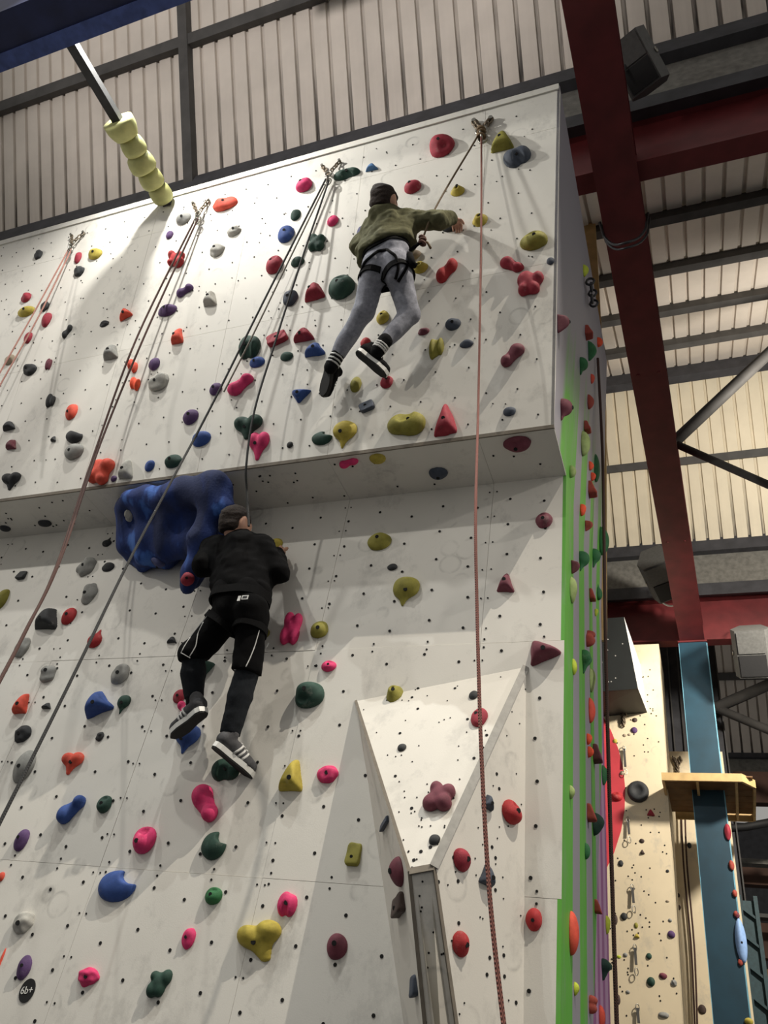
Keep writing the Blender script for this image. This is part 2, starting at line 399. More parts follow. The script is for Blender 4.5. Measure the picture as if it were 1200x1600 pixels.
# top cap and underside
pc = [np.array([x, *(UP0 + UB * s - UN * o)[1:]]) for x, s, o in ((-9.5, SLEN, 0.012), (-0.50, SLEN, 0.012), (-0.50, SLEN + 0.055, 0.012), (-9.5, SLEN + 0.055, 0.012))]
MB().prism(pc, UN * 0.14).build('top_cap', 'panel', wu)
lipb = [np.array([x, *(UP0 + UB * s - UN * o)[1:]]) for x, s, o in ((-9.5, -0.012, 0.004), (XR, -0.012, 0.004), (XR, 0.010, 0.004), (-9.5, 0.010, 0.004))]
MB().prism(lipb, UN * 0.02).build('lip_edge', 'panel_edge', wu)
un = MB().box((-9.5, YL + 0.02, ZU + 0.005), (XR - 0.01, DL + 0.1, ZU + 0.08)).build('wall_underside', 'panel_edge'); tag(un, 'underside of the overhang between the two walls', kind='structure')
for i in range(len(xs) - 1):
    MB().box((xs[i + 1] + G, YL + 0.004, ZU - 0.010), (xs[i] - G, DL, ZU + 0.006)).build('panel', 'panel', un)

# side wall (striped)
SB = 5.02
sv = [(XR, DL, 0), (XR, DL, ZU), (XR, YL, ZU), (xr_top, *(UP0 + UB * (SLEN + .04))[1:])]
zt = float((UP0 + UB * (SLEN + .04))[2])
sv += [(xr_top, SB, zt), (XR, SB, ZU), (XR, SB, 0)]
th = 0.018
vv = sv + [(x - th, y, z) for x, y, z in sv]
ff = [(0, 6, 5, 1), (1, 5, 4, 3, 2)] + [tuple(7 + i for i in q)[::-1] for q in ((0, 6, 5, 1), (1, 5, 4, 3, 2))]
loop = [0, 1, 2, 3, 4, 5, 6]
ff += [(loop[i], loop[(i + 1) % 7], 7 + loop[(i + 1) % 7], 7 + loop[i]) for i in range(7)]
sw = link('wall_side', vv, [q[::-1] for q in ff], 'side_paint'); tag(sw, 'narrow side of the climbing wall painted with green and purple stripes', kind='structure')

q_ = [onY(x, y, 5.06) for x, y in ((906, 352), (930, 345), (947, 640), (948, 1000), (940, 1000), (936, 700))]
MB().prism(q_, (0, .03, 0)).build('rear_board', 'wood', sw)
# T-nut holes
def disc(mb, c, n, r, k=7):
    n = np.array(n, float); u = np.cross(n, (0, 0, 1.)) if abs(n[2]) < .9 else np.cross(n, (1., 0, 0)); u /= np.linalg.norm(u); w = np.cross(n, u)
    p = [np.array(c) + r * (u * math.cos(2 * math.pi * i / k) + w * math.sin(2 * math.pi * i / k)) - n * 0.001 for i in range(k)]
    mb.prism(p, n * 0.0025)
mb = MB(); x = -0.72; i = 0
while x > -8.5:
    z = 1.75 + (i % 2) * 0.055
    while z < ZU - 0.1:
        disc(mb, (x + random.uniform(-.012, .012), DL - 0.002, z + random.uniform(-.012, .012)), (0, -1, 0), 0.0085)
        z += 0.205
    x -= 0.205; i += 1
for xx in xs[1:-1]:
    z = 1.7
    while z < ZU:
        for d in (-.022, .022): disc(mb, (xx + d + random.uniform(-.004, .004), DL - 0.002, z), (0, -1, 0), 0.005)
        z += 0.19
for zz in zs[1:-1]:
    x = -0.7
    while x > -8.5:
        for d in (-.024, .024): disc(mb, (x, DL - 0.002, zz + d), (0, -1, 0), 0.006)
        x -= 0.31
tag(mb.build('bolt_holes', 'hole', wl), kind='stuff')
mb = MB(); s = 0.1; i = 0
while s < SLEN - 0.05:
    x = -0.70 - (i % 2) * 0.09
    while x > -8.5:
        p = UP0 + UB * (s + random.uniform(-.015, .015)) - UN * 0.002; p[0] = x + random.uniform(-.015, .015)
        disc(mb, p, -UN, 0.006); x -= 0.20
    s += 0.195; i += 1
for k in range(160):
    p = UP0 + UB * random.uniform(.05, SLEN) - UN * 0.002; p[0] = random.uniform(-7, -.65); disc(mb, p, -UN, 0.0045)
tag(mb.build('bolt_holes', 'hole', wu), kind='stuff')
mb = MB()
for k in range(70): disc(mb, (random.uniform(-7, -.65), random.uniform(YL + .04, DL - .03), ZU - 0.012), (0, 0, -1), 0.007)
tag(mb.build('bolt_holes', 'hole', un), kind='stuff')

# wedge volume (prow) on the lower wall
PA = onL(556, 1095); PB = onL(822, 1042)
OFF = 0.46
PC = onL(640, 1362, OFF); PD = onL(678, 1355, OFF)
def down(p, q, z):                          # continue the line p -> q to height z
    t = (z - p[2]) / (q[2] - p[2]); return p + (q - p) * t
def pnorm(p, q, r): n = np.cross(q - p, r - p); return n / np.linalg.norm(n)
PG = down(PB, onL(818, 1600), 0.02); PG[1] = DL
PF = onP(713, 1600, PB, pnorm(PB, PG, PD)); PE = onP(664, 1600, PC, pnorm(PC, PD, PF))
PE0, PF0 = down(PC, PE, 0.02), down(PD, PF, 0.02)
nk_ = pnorm(PA, PC, PE0); PK = np.array([0, DL, 0.02]); PK[0] = PA[0] + (-(nk_[1] * (PK[1] - PA[1]) + nk_[2] * (PK[2] - PA[2]))) / nk_[0]
print('wedge', PA, PB, PC, PD, PE0, PF0, PG, PK)
vol = empty('wedge_volume', ((PE0 + PF0) / 2) * np.array([1, 1, 0])); tag(vol, 'large white angular wedge volume jutting out of the lower wall', 'volume')
def face(name, pts, mat, t=0.02):
    pts = [np.array(p, float) for p in pts]; n = np.cross(pts[1] - pts[0], pts[2] - pts[0]); n /= np.linalg.norm(n)
    cen = sum(pts) / len(pts)
    if n @ (CAM - cen) < 0: n = -n
    o = MB().prism(pts, -n * t).build(name, mat); adopt(o, vol); return n, pts[0]
nT, pT = face('top_panel', [PA, PB, PD, PC], 'panel_volume')
nR, pR = face('side_panel', [PB, PG, PF0, PD], 'panel_volume')
nF, pF = face('front_panel', [PC, PD, PF0, PE0], 'panel_volume')
nK, pK = face('side_panel', [PA, PC, PE0, PK], 'panel_volume')
def strip(a, b, w, n1):
    m = MB(); m.bar(a + n1 * .001, b + n1 * .001, w, 0.006, upv=n1); o = m.build('edge_trim', 'panel_edge'); adopt(o, vol)
    return o
simple('grey_tape', (150, 148, 142), 0.6)
o = MB().bar(PB + nT * .002, PD + nT * .002, 0.035, 0.008, upv=(nT + nR)).build('edge_trim', 'grey_tape'); adopt(o, vol)
strip(PC, PD, 0.03, nT); strip(PA, PC, 0.014, nT); strip(PD, PF0, 0.016, nR); strip(PC, PE0, 0.014, nF)
mb = MB()
def holes_tri(mb, pts, n, cnt, r):
    for _ in range(cnt):
        a, b = random.random(), random.random()
        p = pts[0] * (1 - a) * (1 - b) + pts[1] * a * (1 - b) + pts[2] * a * b + pts[3] * (1 - a) * b
        disc(mb, p + n * .001, n, r)
holes_tri(mb, [PA, PB, PD, PC], nT, 14, 0.0075); holes_tri(mb, [PA, PB, PD, PC], nT, 60, 0.0035)
qR = [PB, down(PB, PG, 1.6), down(PD, PF0, 1.6), PD]
holes_tri(mb, qR, nR, 26, 0.0075); holes_tri(mb, qR, nR, 50, 0.0035)
holes_tri(mb, [PC, PD, down(PD, PF0, 1.6), down(PC, PE0, 1.6)], nF, 26, 0.004)
o = mb.build('bolt_holes', 'hole'); tag(o, kind='stuff'); adopt(o, vol)

# ------------------------------------------------------------------ roof
def sheet(name, a0, a1, x0, x1, mat, parent, dirt=0.35, pitch=0.2, depth=0.03):
    """corrugated sheet: from lower edge a0=(y,z) up to a1=(y,z), spanning x0..x1"""
    a0 = np.array(a0, float); a1 = np.array(a1, float); d = a1 - a0; nrm = np.array([-d[1], d[0]]); nrm /= np.linalg.norm(nrm)
    if nrm[1] < 0: nrm = -nrm
    prof = []; x = x0
    while x < x1 - 1e-6:
        for fx, hh in ((0, 0), (0.76, 0), (0.80, 1), (0.96, 1)): prof.append((min(x + fx * pitch, x1), hh))
        x += pitch
    prof.append((x1, 0)); m = len(prof); rows = [0, 0.06, 0.14, 0.26, 0.45, 1.0]; v = []; col = []
    for t in rows:
        for (x, hh) in prof:
            q = a0 + d * t + nrm * hh * depth; v.append((x, q[0], q[1]))
            col.append(max(0.0, 1 - t / dirt) ** 1.3 * (0.10 + 0.90 * hh) + 0.16 * hh)
    fs = [(r * m + i, r * m + i + 1, (r + 1) * m + i + 1, (r + 1) * m + i) for r in range(len(rows) - 1) for i in range(m - 1)]
    o = link(name, v, fs, mat, parent)
    at = o.data.attributes.new('dirt', 'FLOAT_COLOR', 'POINT')
    at.data.foreach_set('color', [c for k in col for c in (min(k, 1), min(k, 1), min(k, 1), 1)])
    return o
def slope(name, label, a0, a1, x0, x1, mat, dirt=0.35, wid=1.0):
    t = np.array(a1) - np.array(a0)
    r = MB().box((x0, min(a0[0], a1[0]) , max(a0[1], a1[1]) + 0.3), (x1, max(a0[0], a1[0]), max(a0[1], a1[1]) + 0.32)).build(name, 'purlin') ; tag(r, label, kind='structure')
    x = x0
    while x < x1 - 0.01: sheet('sheet', a0, a1, x, min(x + wid, x1), mat, r, dirt); x += wid
    return r
V1 = (3.30, 9.78); K1 = (1.45, 12.43)
R1 = slope('ceiling_slope_1', 'steep corrugated roof slope above the climbing wall', V1, K1, -10.2, 4.0, 'roof_sheet', 0.5)
def xbar(name, y, z, w, h, mat, parent, x0=-10.2, x1=4.0, tilt=0):
    m = MB(); m.bar((x0, y, z), (x1, y, z), w, h, upv=(0, -math.sin(tilt), math.cos(tilt))); return m.build(name, mat, parent)
T55 = -math.radians(55)
xbar('purlin', 2.30, 11.12, 0.13, 0.09, 'purlin', R1, tilt=T55)
m = MB(); m.bar((-4.8, 3.30, 9.68), (-4.8, 1.5, 12.28), 0.12, 0.12, upv=(0, 1.43, 1)); m.build('roof_rib', 'purlin', R1)
m = MB(); m.bar((1.9, 3.30, 9.68), (1.9, 1.5, 12.28), 0.12, 0.12, upv=(0, 1.43, 1)); m.build('roof_rib', 'purlin', R1)
def valley(name, label, y0, x0, x1, dz=0.0):
    r = MB().box((x0, y0 - 0.13, 9.54 + dz), (x1, y0 + 0.02, 9.78 + dz)).build(name, 'gutter_dark'); tag(r, label, kind='structure')
    MB().prism([(x0, y0 - .02, 9.56 + dz), (x0, y0 - .02, 8.80 + dz), (x0, y0 + .16, 8.88 + dz), (x0, y0 + .34, 8.88 + dz), (x0, y0 + .34, 9.56 + dz)], (x1 - x0, 0, 0)).build('gutter', 'gutter_grey', r)
    MB().prism([(x0, y0 - .035, 9.0 + dz), (x0, y0 - .035, 8.79 + dz), (x0, y0 + .16, 8.87 + dz), (x0, y0 + .16, 8.9 + dz), (x0, y0 - .01, 8.83 + dz)], (x1 - x0, 0, 0)).build('gutter_lip', 'gutter_dark', r)
    return r
valley('ceiling_valley_1', 'dark steel valley gutter above the climbing wall', 3.37, -10.2, 4.0)
def girder(name, y, zb, zt, x0, x1, fw=0.18):
    r = MB().box((x0, y - 0.012, zb), (x1, y + 0.012, zt)).build(name, 'red_paint')
    MB().box((x0, y - fw / 2, zb - 0.03), (x1, y + fw / 2, zb)).build('flange', 'red_paint', r)
    MB().box((x0, y - fw / 2, zt), (x1, y + fw / 2, zt + 0.03)).build('flange', 'red_paint', r)
    return tag(r, kind='structure')
tag(girder('trim_1', 3.52, 8.13, 8.84, -10.2, 4.0), 'dark red steel girder under the near roof valley')
Y0, Z0 = 3.7, 9.4; RID = (9.1, 11.93)
R2 = slope('ceiling_slope_2', 'shallow corrugated roof slope behind the wall', (Y0, Z0), RID, -3.0, 5.0, 'roof_sheet', 0.01)
for yy in (4.2, 5.15, 6.13, 7.1, 8.06): xbar('purlin', yy, Z0 + .4685 * (yy - Y0) - 0.08, 0.10, 0.15, 'purlin', R2, -3, 5)
xbar('ridge_purlin', 9.0, 11.74, 0.16, 0.24, 'gutter_dark', R2, -3, 5)
V2 = (10.76, 9.56)
R3 = slope('ceiling_slope_3', 'cream corrugated roof slope facing the room at right', V2, (9.13, 11.93), -3.0, 5.0, 'roof_sheet_cream', 0.45)
xbar('purlin', 9.92, 10.72, 0.12, 0.10, 'purlin', R3, -3, 5, T55)
valley('ceiling_valley_2', 'grey valley gutter over the far red girder', 10.8, -3, 6, -0.05)
tag(girder('trim_2', 11.02, 8.1, 8.78, -3, 6), 'red steel girder over the far beige wall')
R4 = slope('ceiling_slope_4', 'far corrugated roof slope beyond the blue column', (18.1, 9.4), (15.9, 12.2), -3, 9, 'roof_sheet', 0.4)
xbar('purlin', 17.0, 10.72, 0.16, 0.14, 'purlin', R4, -3, 9, T55)
R5 = slope('ceiling_slope_5', 'far shallow roof slope beyond the red girder', (11.2, 9.5), (15.9, 12.2), -3, 9, 'roof_sheet', 0.01)
valley('ceiling_valley_3', 'farthest grey valley gutter beyond the blue column', 18.2, -3, 9, -0.2)
fw = MB().box((-4, 24, 0), (12, 24.2, 10)).build('wall_far', 'gutter_dark'); tag(fw, 'dark far end wall of the hall', kind='structure')

# tie beam running towards the camera, resting on the blue column
def tx(y): return -0.31 + 0.0282 * y
a, b = np.array([tx(-3.0), -3.0, 0]), np.array([tx(11.1), 11.1, 0])
tb = empty('tie_beam', (tx(4), 4, 7.98)); tag(tb, 'dark red steel beam running overhead from the blue column', 'beam')
def along(w, z0, z1, name, mat):
    m = MB(); m.bar(a + (0, 0, (z0 + z1) / 2), b + (0, 0, (z0 + z1) / 2), w, z1 - z0); o = m.build(name, mat); adopt(o, tb)
along(0.34, 7.98, 8.005, 'flange', 'red_paint'); along(0.016, 8.005, 8.36, 'web', 'red_paint'); along(0.34, 8.36, 8.385, 'flange', 'red_paint')
for yb in (5.6, 8.4):
    m = MB()
    for dx in (-.1, .1): m.tube([(tx(yb) + dx, yb, 7.972), (tx(yb) + dx, yb, 7.981)], 0.018, 6)
    o = m.build('bolt_heads', 'red_paint'); adopt(o, tb)
# sling looped round the tie beam
sl = MB(); cx = tx(3.9); pts = []
for i in range(15):
    t = i / 14; x = cx - .2 + .4 * t; pts.append((x, 3.9 + .02 * math.sin(9 * t), 7.98 - 0.30 * math.sin(math.pi * t) ** .8 + (0.12 if i in (0, 14) else 0)))
sl.tube(pts, 0.012, 6)
sl.tube([(p[0] + .01, p[1] + .04, p[2] - .012) for p in pts], 0.010, 6)
tag(sl.build('wire_sling', 'darksteel', smooth=True), 'dark wire sling looped under the red beam', 'sling')
# column
YC = 11.0; xc = tx(11.0) - 0.005
co = empty('steel_column', (xc, YC, 0)); tag(co, 'teal blue painted steel column under the red beam', 'column')
for nm, lo, hi, mt in (('flange', (xc - .185, YC - .2, 0), (xc + .185, YC - .18, 7.97), 'blue_paint'), ('flange', (xc - .185, YC + .18, 0), (xc + .185, YC + .2, 7.97), 'blue_paint'),
                       ('web', (xc - .01, YC - .18, 0), (xc + .01, YC + .18, 7.97), 'blue_paint'), ('cap_plate', (xc - .2, YC - .22, 7.955), (xc + .2, YC + .22, 7.979), 'red_paint'),
                       ('edge', (xc + .185, YC - .202, 0), (xc + .2, YC - .178, 7.94), 'blue_edge'), ('edge', (xc - .192, YC - .202, 0), (xc - .185, YC - .178, 7.94), 'blue_edge')):
    o = MB().box(lo, hi).build(nm, mt); adopt(o, co)
# braces
def brace(p, q, r, label):
    o = MB().tube([p, q], r, 10).build('roof_brace', 'purlin', smooth=True); tag(o, label, 'brace')
node = onY(1052, 692, 7.0)
brace(node, node + (onY(1235, 520, 7.0) - node) * 1.55, 0.07, 'thick dark brace rising right from the red beam')
brace(node, node + (onY(1240, 775, 7.0) - node) * 2.2, 0.045, 'thin grey brace falling right from the red beam')
node2 = onY(1118, 1106, 13.0)
brace(node2, node2 + (onY(1235, 1055, 13.0) - node2) * 2.2, 0.09, 'dark brace rising right beside the blue column')
brace(node2, node2 + (onY(1235, 1155, 13.0) - node2) * 2.5, 0.07, 'grey brace falling right beside the blue column')

# unseen blockers added above the picture to keep steep light off the upper wall
fh = MB().box((-3.25, 1.12, 9.995), (-2.55, 1.13, 10.42)).build('light_blocker_1', 'darksteel'); tag(fh, 'unseen light blocker added above the climbing wall', kind='structure')
MB().box((-3.25, 0.85, 10.40), (-2.55, 1.12, 10.42)).build('blocker_back', 'darksteel', fh)
MB().tube([(-2.9, 1.0, 10.42), (-2.9, 1.0, 12.9)], .012, 6).build('blocker_rod', 'darksteel', fh)
fh2 = MB().box((1.25, 1.12, 9.915), (2.1, 1.13, 10.32)).build('light_blocker_2', 'darksteel'); tag(fh2, 'second unseen light blocker added above the right of the wall', kind='structure')  # added plate, shades the upper wall from the right lamp
MB().box((1.25, 0.85, 10.30), (2.1, 1.12, 10.32)).build('blocker_back', 'darksteel', fh2)
MB().tube([(1.75, 1.0, 10.32), (1.75, 1.0, 12.9)], .012, 6).build('blocker_rod', 'darksteel', fh2)
# navy beam at top left, padded strut to the wall
ZP = float(onU(262, 318)[2])
nb = empty('overhead_beam', (-4, 1.0, ZP)); tag(nb, 'dark navy box beam at the top left corner overhead', 'beam')
o = MB().box((-9, 0.85, ZP - .02), (-2.0, 1.17, ZP + .5)).build('beam_body', 'navy'); adopt(o, nb)
o = MB().box((-9, 1.08, ZP - .035), (-2.0, 1.19, ZP - .0)).build('lower_band', 'navy_band'); adopt(o, nb)
st = empty('padded_strut', (-3.64, 2.40, ZP)); tag(st, 'grey strut with green foam cups holding the wall top', 'strut')
xp = float(onU(262, 318)[0])
m = MB().bar((xp - .03, 1.1, ZP), (xp, 2.5, ZP), 0.075, 0.06); o = m.build('strut_tube', 'tube_grey'); adopt(o, st)
prof = [(185, 196, 206), (206, 212, 238), (226, 240, 268), (242, 268, 296), (258, 294, 318)]
ycs = np.linspace(1.76, 2.46, 6)
for i in range(5):
    y0, y1 = ycs[i], ycs[i + 1]; r0, r1 = [(.125, .092), (.08, .092), (.09, .105), (.08, .092), (.08, .082)][i]
    pts = []; rr = []
    for t in np.linspace(0, 1, 7):
        pts.append((xp - .015 + .008 * math.sin(i * 2), y0 + (y1 - y0) * t, ZP - .005)); rr.append((r0 + (r1 - r0) * t) + 0.013 * math.sin(math.pi * t) - (0.012 if t in (0., 1.) and i else 0))
    o = MB().tube(pts, rr, 16).build('foam_cup', 'foam_green', smooth=True); adopt(o, st)

# ------------------------------------------------------------------ far climbing wall, platform, clutter at right
YF = 10.8
fr_t, fr_b = onY(1029, 1004, YF), onY(1066, 1600, YF)
fxr = lambda z: fr_t[0] + (fr_b[0] - fr_t[0]) * (z - fr_t[2]) / (fr_b[2] - fr_t[2])
ztop = 7.95
fwall = MB().prism([(-3, YF, 0), (fxr(0), YF, 0), (fxr(ztop), YF, ztop), (-3, YF, ztop)], (0, 0.9, 0)).build('wall_back', 'panel_far'); tag(fwall, 'distant beige climbing wall with a red painted circle', kind='structure')
cc = onY(977, 1232, YF); rad = 2.15; k = 48
poly = [(cc[0] - rad + rad * math.cos(2 * math.pi * i / k), YF - .004, cc[2] + rad * math.sin(2 * math.pi * i / k)) for i in range(k)]
poly = [p for p in poly if p[0] > -2.9]
MB().prism(poly, (0, .003, 0)).build('painted_circle', 'red_circle', fwall)
mb = MB()
for _ in range(260): disc(mb, (random.uniform(-1.9, fxr(5) - .05), YF - .002, random.uniform(1.6, 7.6)), (0, -1, 0), 0.010, 6)
tag(mb.build('bolt_holes', 'hole', fwall), kind='stuff')
rw = MB().box((-0.75, 12.2, 0), (0.25, 12.4, float(onY(1050, 1174, 12.2)[2]))).build('wall_recess', 'panel_far'); tag(rw, 'shaded beige wall recess beside the blue column', kind='structure')
MB().box((-1.5, 12.35, 0), (1.4, 12.5, 1.5)).build('wall_recess_base', 'panel_far', rw)
dk = MB().box((-1.2, 13.5, 0), (0.35, 13.6, 10)).build('wall_dark', 'gutter_dark'); tag(dk, 'dark grey cladding behind the beige wall', kind='structure')
for xx in np.arange(-1.1, .35, .16): MB().box((xx, 13.44, 0), (xx + .02, 13.5, 10)).build('cladding_rib', 'purlin', dk)

# black wedge volume on the far wall
YV = 9.9
v1, v2, v3, v4 = onY(940, 968, YV), onY(975, 964, YV), onY(997, 1076, YV), onY(940, 1084, YV)
bv = empty('black_volume', (v3[0], YF, v3[2])); tag(bv, 'black angular volume with pale edge under the red girder', 'volume')
v1[0] -= .5; v4[0] -= .5
o = MB().prism([v1, v2, v3, v4], (0, .03, 0)).build('front_panel', 'black_volume'); adopt(o, bv)
w2, w3 = np.array([v2[0] + .12, YF, v2[2] - .25]), np.array([v3[0] + .04, YF, v3[2] + .1])
wm = onY(1001, 1045, YV + .35)
o = MB().add([v2, v3, wm, w2, w3], [(0, 1, 2), (0, 2, 3), (1, 4, 2), (2, 4, 3)]).build('pale_side', 'white_plastic'); adopt(o, bv)
for q in ([v3, v4, (v4[0], YF, v3[2]), w3], [v1, v2, w2, (v1[0], YF, v1[2])]):
    o = MB().add(q, [(0, 1, 2, 3)]).build('back_panel', 'black_volume'); adopt(o, bv)
mb = MB()
for _ in range(16):
    q = v1 + (v2 - v1) * random.uniform(.45, 1) + (v4 - v1) * random.uniform(.1, .9); disc(mb, q - (0, .002, 0), (0, -1, 0), .010, 6)
o = mb.build('bolt_holes', 'grey_tape'); tag(o, kind='stuff'); adopt(o, bv)

# timber platform on the column
YP = 10.3
p0 = onY(1031, 1214, YP); p1 = onY(1183, 1212, YP); zp = float(p0[2])
pf = empty('timber_platform', (0.0, YP, zp)); tag(pf, 'small open timber platform fixed round the blue column', 'platform')
def pb(name, lo, hi, mat='wood'):
    o = MB().box(lo, hi).build(name, mat); adopt(o, pf)
xl, xr = float(p0[0]) + .02, float(p1[0]) - .05; zt_ = zp + .06
o = MB().prism([(xl, YP, zt_ - .1), (xr - .12, YP, zt_ - .1), (xr, YP + .12, zt_ - .1), (xr, YP + .14, zt_), (xr - .12, YP + .02, zt_), (xl, YP + .02, zt_)][0:2] + [(xr - .12, YP, zt_), (xl, YP, zt_)], (0, .03, 0)).build('front_rail', 'wood'); adopt(o, pf)
o = MB().prism([(xr - .12, YP, zt_ - .1), (xr + .03, YP + .2, zt_ - .1), (xr + .03, YP + .2, zt_), (xr - .12, YP, zt_)], (-.02, .03, 0)).build('corner_rail', 'wood'); adopt(o, pf)
pb('rear_rail', (xl + .08, YP + 1.35, zt_ - .1), (xr, YP + 1.38, zt_))
pb('end_rail', (xl, YP + .03, zt_ - .1), (xl + .03, YP + 1.35, zt_)); pb('end_rail', (xr, YP + .2, zt_ - .1), (xr + .03, YP + 1.35, zt_))
for xx in (xl + .4, xl + .85): pb('joist', (xx, YP + .03, zt_ - .1), (xx + .03, YP + 1.35, zt_ - .01))
for yy in np.arange(YP + .06, YP + 1.3, .21): pb('board', (xl + .03, yy, zt_ - .02), (xr, yy + .2, zt_ - .005), 'wood_dark')

# loudspeakers
def speaker(name, label, c, s, fwd, upv, bracket):
    c = np.array(c, float); fwd = np.array(fwd, float); fwd /= np.linalg.norm(fwd); sd = np.cross(fwd, upv); sd /= np.linalg.norm(sd); u = np.cross(sd, fwd)
    e = empty(name, c); tag(e, label, 'loudspeaker', 'hall loudspeakers')
    def P(x, y, z): return c + sd * x * s + fwd * y * s + u * z * s
    pl = [(-.30, .32), (.30, .32), (.40, .05), (.22, -.42), (-.22, -.42), (-.40, .05)]
    o = MB().prism([P(x, y, -.52) for x, y in pl], u * 1.04 * s).build('cabinet', 'speaker'); adopt(o, e)
    o = MB().prism([P(x, .325, z) for x, z in ((-.27, -.48), (.27, -.48), (.27, -.02), (-.27, -.02))], fwd * .02 * s).build('horn_grille', 'speaker_grille'); adopt(o, e)
    o = MB().prism([P(x, .325, z) for x, z in ((-.27, .02), (.27, .02), (.27, .48), (-.27, .48))], fwd * .02 * s).build('woofer_grille', 'speaker'); adopt(o, e)
    for sx in (-1, 1):
        o = MB().torus(P(.39 * sx, .06, 0), sd, .05 * s, .02 * s, n=10).build('side_knob', 'steel', smooth=True); adopt(o, e)
    m = MB()
    for p in bracket: m.tube([c + u * .4 * s, p], .012, 6)
    o = m.build('bracket', 'darksteel'); adopt(o, e)
    return e
c1 = onY(998, 100, 2.95)
speaker('loudspeaker', 'dark angular loudspeaker hung beside the red beam near the roof', c1, 0.42, (-.25, -.45, -.85), (-.35, -.75, .5), [(tx(3) + .1, 3.0, 8.36)])
c2 = onY(1034, 898, 9.9)
speaker('loudspeaker', 'grey loudspeaker mounted in front of the far red girder', c2, 0.62, (.15, -.35, -.9), (-.25, -.5, .6), [(tx(10.3) - .05, 10.3, 8.1)])
c3 = onY(1176, 1018, 10.2)
speaker('loudspeaker', 'loudspeaker hanging under the far girder at the right picture edge', c3, 0.60, (-.1, -.75, -.65), (0, -.4, .9), [c3 + np.array([-.1, .6, .75]), c3 + np.array([.12, .6, .75])])
m = MB(); cq = onY(1047, 937, 10.55)
m.torus(cq, (0.2, -1, .2), .13, .014, n=20); tag(m.build('cable_coil', 'white_plastic', smooth=True), 'white cable ring beside the red beam end', 'cable')
cc = empty('chain_pulley', onY(1057, 920, 10.4)); tag(cc, 'pale pulley and chain hanging at the red beam end', 'pulley')
m = MB()
for i, (x, y) in enumerate([(1050, 872), (1052, 884), (1053, 896), (1055, 908), (1057, 918)]): m.torus(onY(x, y, 10.4), (1, 0, .2) if i % 2 else (0, 1, 0), .06, .014, (1, 1.3), n=10, m=5)
o = m.build('chain', 'steel', smooth=True); adopt(o, cc)
o = MB().tube([onY(1055, 925, 10.4), onY(1061, 950, 10.4)], .05, 10).build('pulley_body', 'white_plastic', smooth=True); adopt(o, cc)

# clutter beyond the column at lower right
def clutter(name, label, cat, lo, hi, mat, cap=None):
    o = MB().box(lo, hi); r = o.build(name, mat); tag(r, label, cat); return r
q0 = onY(1150, 1232, 15.0); q1 = onY(1215, 1290, 15.0)
mz = empty('mezzanine', (2.5, 15, 0)); tag(mz, 'brown mezzanine boxes on posts beyond the blue column', 'mezzanine')
for (x0, y0, x1, y1, D, mt, nm) in [(1145, 1205, 1230, 1255, 15.0, 'brown_box', 'fascia'), (1150, 1340, 1230, 1352, 14.6, 'gutter_grey', 'rail'), (1152, 1354, 1230, 1385, 15.2, 'brown_box', 'fascia'),
                                    (1160, 1425, 1230, 1436, 14.6, 'purlin', 'rail'), (1165, 1440, 1230, 1500, 15.2, 'brown_box', 'fascia'), (1175, 1512, 1230, 1660, 15.4, 'wood_dark', 'panel')]:
    a, b = onY(x0, y0, D), onY(x1, y1, D)
    o = MB().box((a[0], D, b[2]), (b[0] + .6, D + .2, a[2])).build(nm, mt); adopt(o, mz)
pth = [onY(1135, 1288, 13.5), onY(1145, 1294, 13.5), onY(1165, 1292, 13.5), onY(1230, 1280, 13.5)]
tag(MB().tube(pth, .06, 10).build('black_pipe', 'black', smooth=True), 'bent black pipe beside the blue column', 'pipe')
fc = empty('far_column', onY(1165, 1600, 12.6) * np.array([1, 1, 0])); tag(fc, 'dark teal lattice column behind the blue column', 'column')
a, b = onY(1156, 1400, 12.6), onY(1178, 1600, 12.6)
for dx in (0, .2):
    o = MB().bar((a[0] + dx, 12.6, 0), (a[0] + dx - .01, 12.6, a[2]), .05, .1, upv=(0, 1, 0)).build('upright', 'teal_dark'); adopt(o, fc)
o = MB().box((a[0] + .02, 12.62, 0), (a[0] + .2, 12.64, a[2] - .05)).build('face_plate', 'teal_dark'); adopt(o, fc)
for i in range(6):
    z = a[2] - .15 - i * .35; o = MB().bar((a[0], 12.58, z), (a[0] + .2, 12.58, z - .15), .03, .03, upv=(0, 1, 0)).build('lattice_bar', 'teal_dark'); adopt(o, fc)

# ------------------------------------------------------------------ climbing holds
# surface frames: point, a (across), b (up), n (out of the wall)
def frame_from(n, P):
    n = np.array(n, float); n /= np.linalg.norm(n); a = np.cross((0, 0, 1.0), n)
    if np.linalg.norm(a) < .1: a = np.array([1., 0, 0])
    a /= np.linalg.norm(a)
    if a[0] < 0: a = -a
    b = np.cross(n, a)
    if b[2] < 0: b = -b
    return (np.array(P, float), a, b, n)
SF = dict(U=(UP0, np.array([1., 0, 0]), UB, -UN), L=(np.array([0, DL, 0.]), np.array([1., 0, 0]), np.array([0, 0, 1.]), np.array([0, -1., 0])),
          N=(np.array([0, 0, ZU - .01]), np.array([1., 0, 0]), np.array([0, -1., 0]), np.array([0, 0, -1.])),
          T=frame_from(nT, pT), R=frame_from(nR, pR), K=frame_from(nK, pK),
          F=(np.array([0, YF, 0.]), np.array([1., 0, 0]), np.array([0, 0, 1.]), np.array([0, -1., 0])),
          G=(np.array([0, 12.2, 0.]), np.array([1., 0, 0]), np.array([0, 0, 1.]), np.array([0, -1., 0])))
AREA = dict(U='upper overhanging wall', L='lower white wall', N='underside of the overhang', S='striped side wall', T='top of the wedge volume', R='right side of the wedge volume',
            K='left side of the wedge volume', F='distant beige wall', G='shaded beige recess')
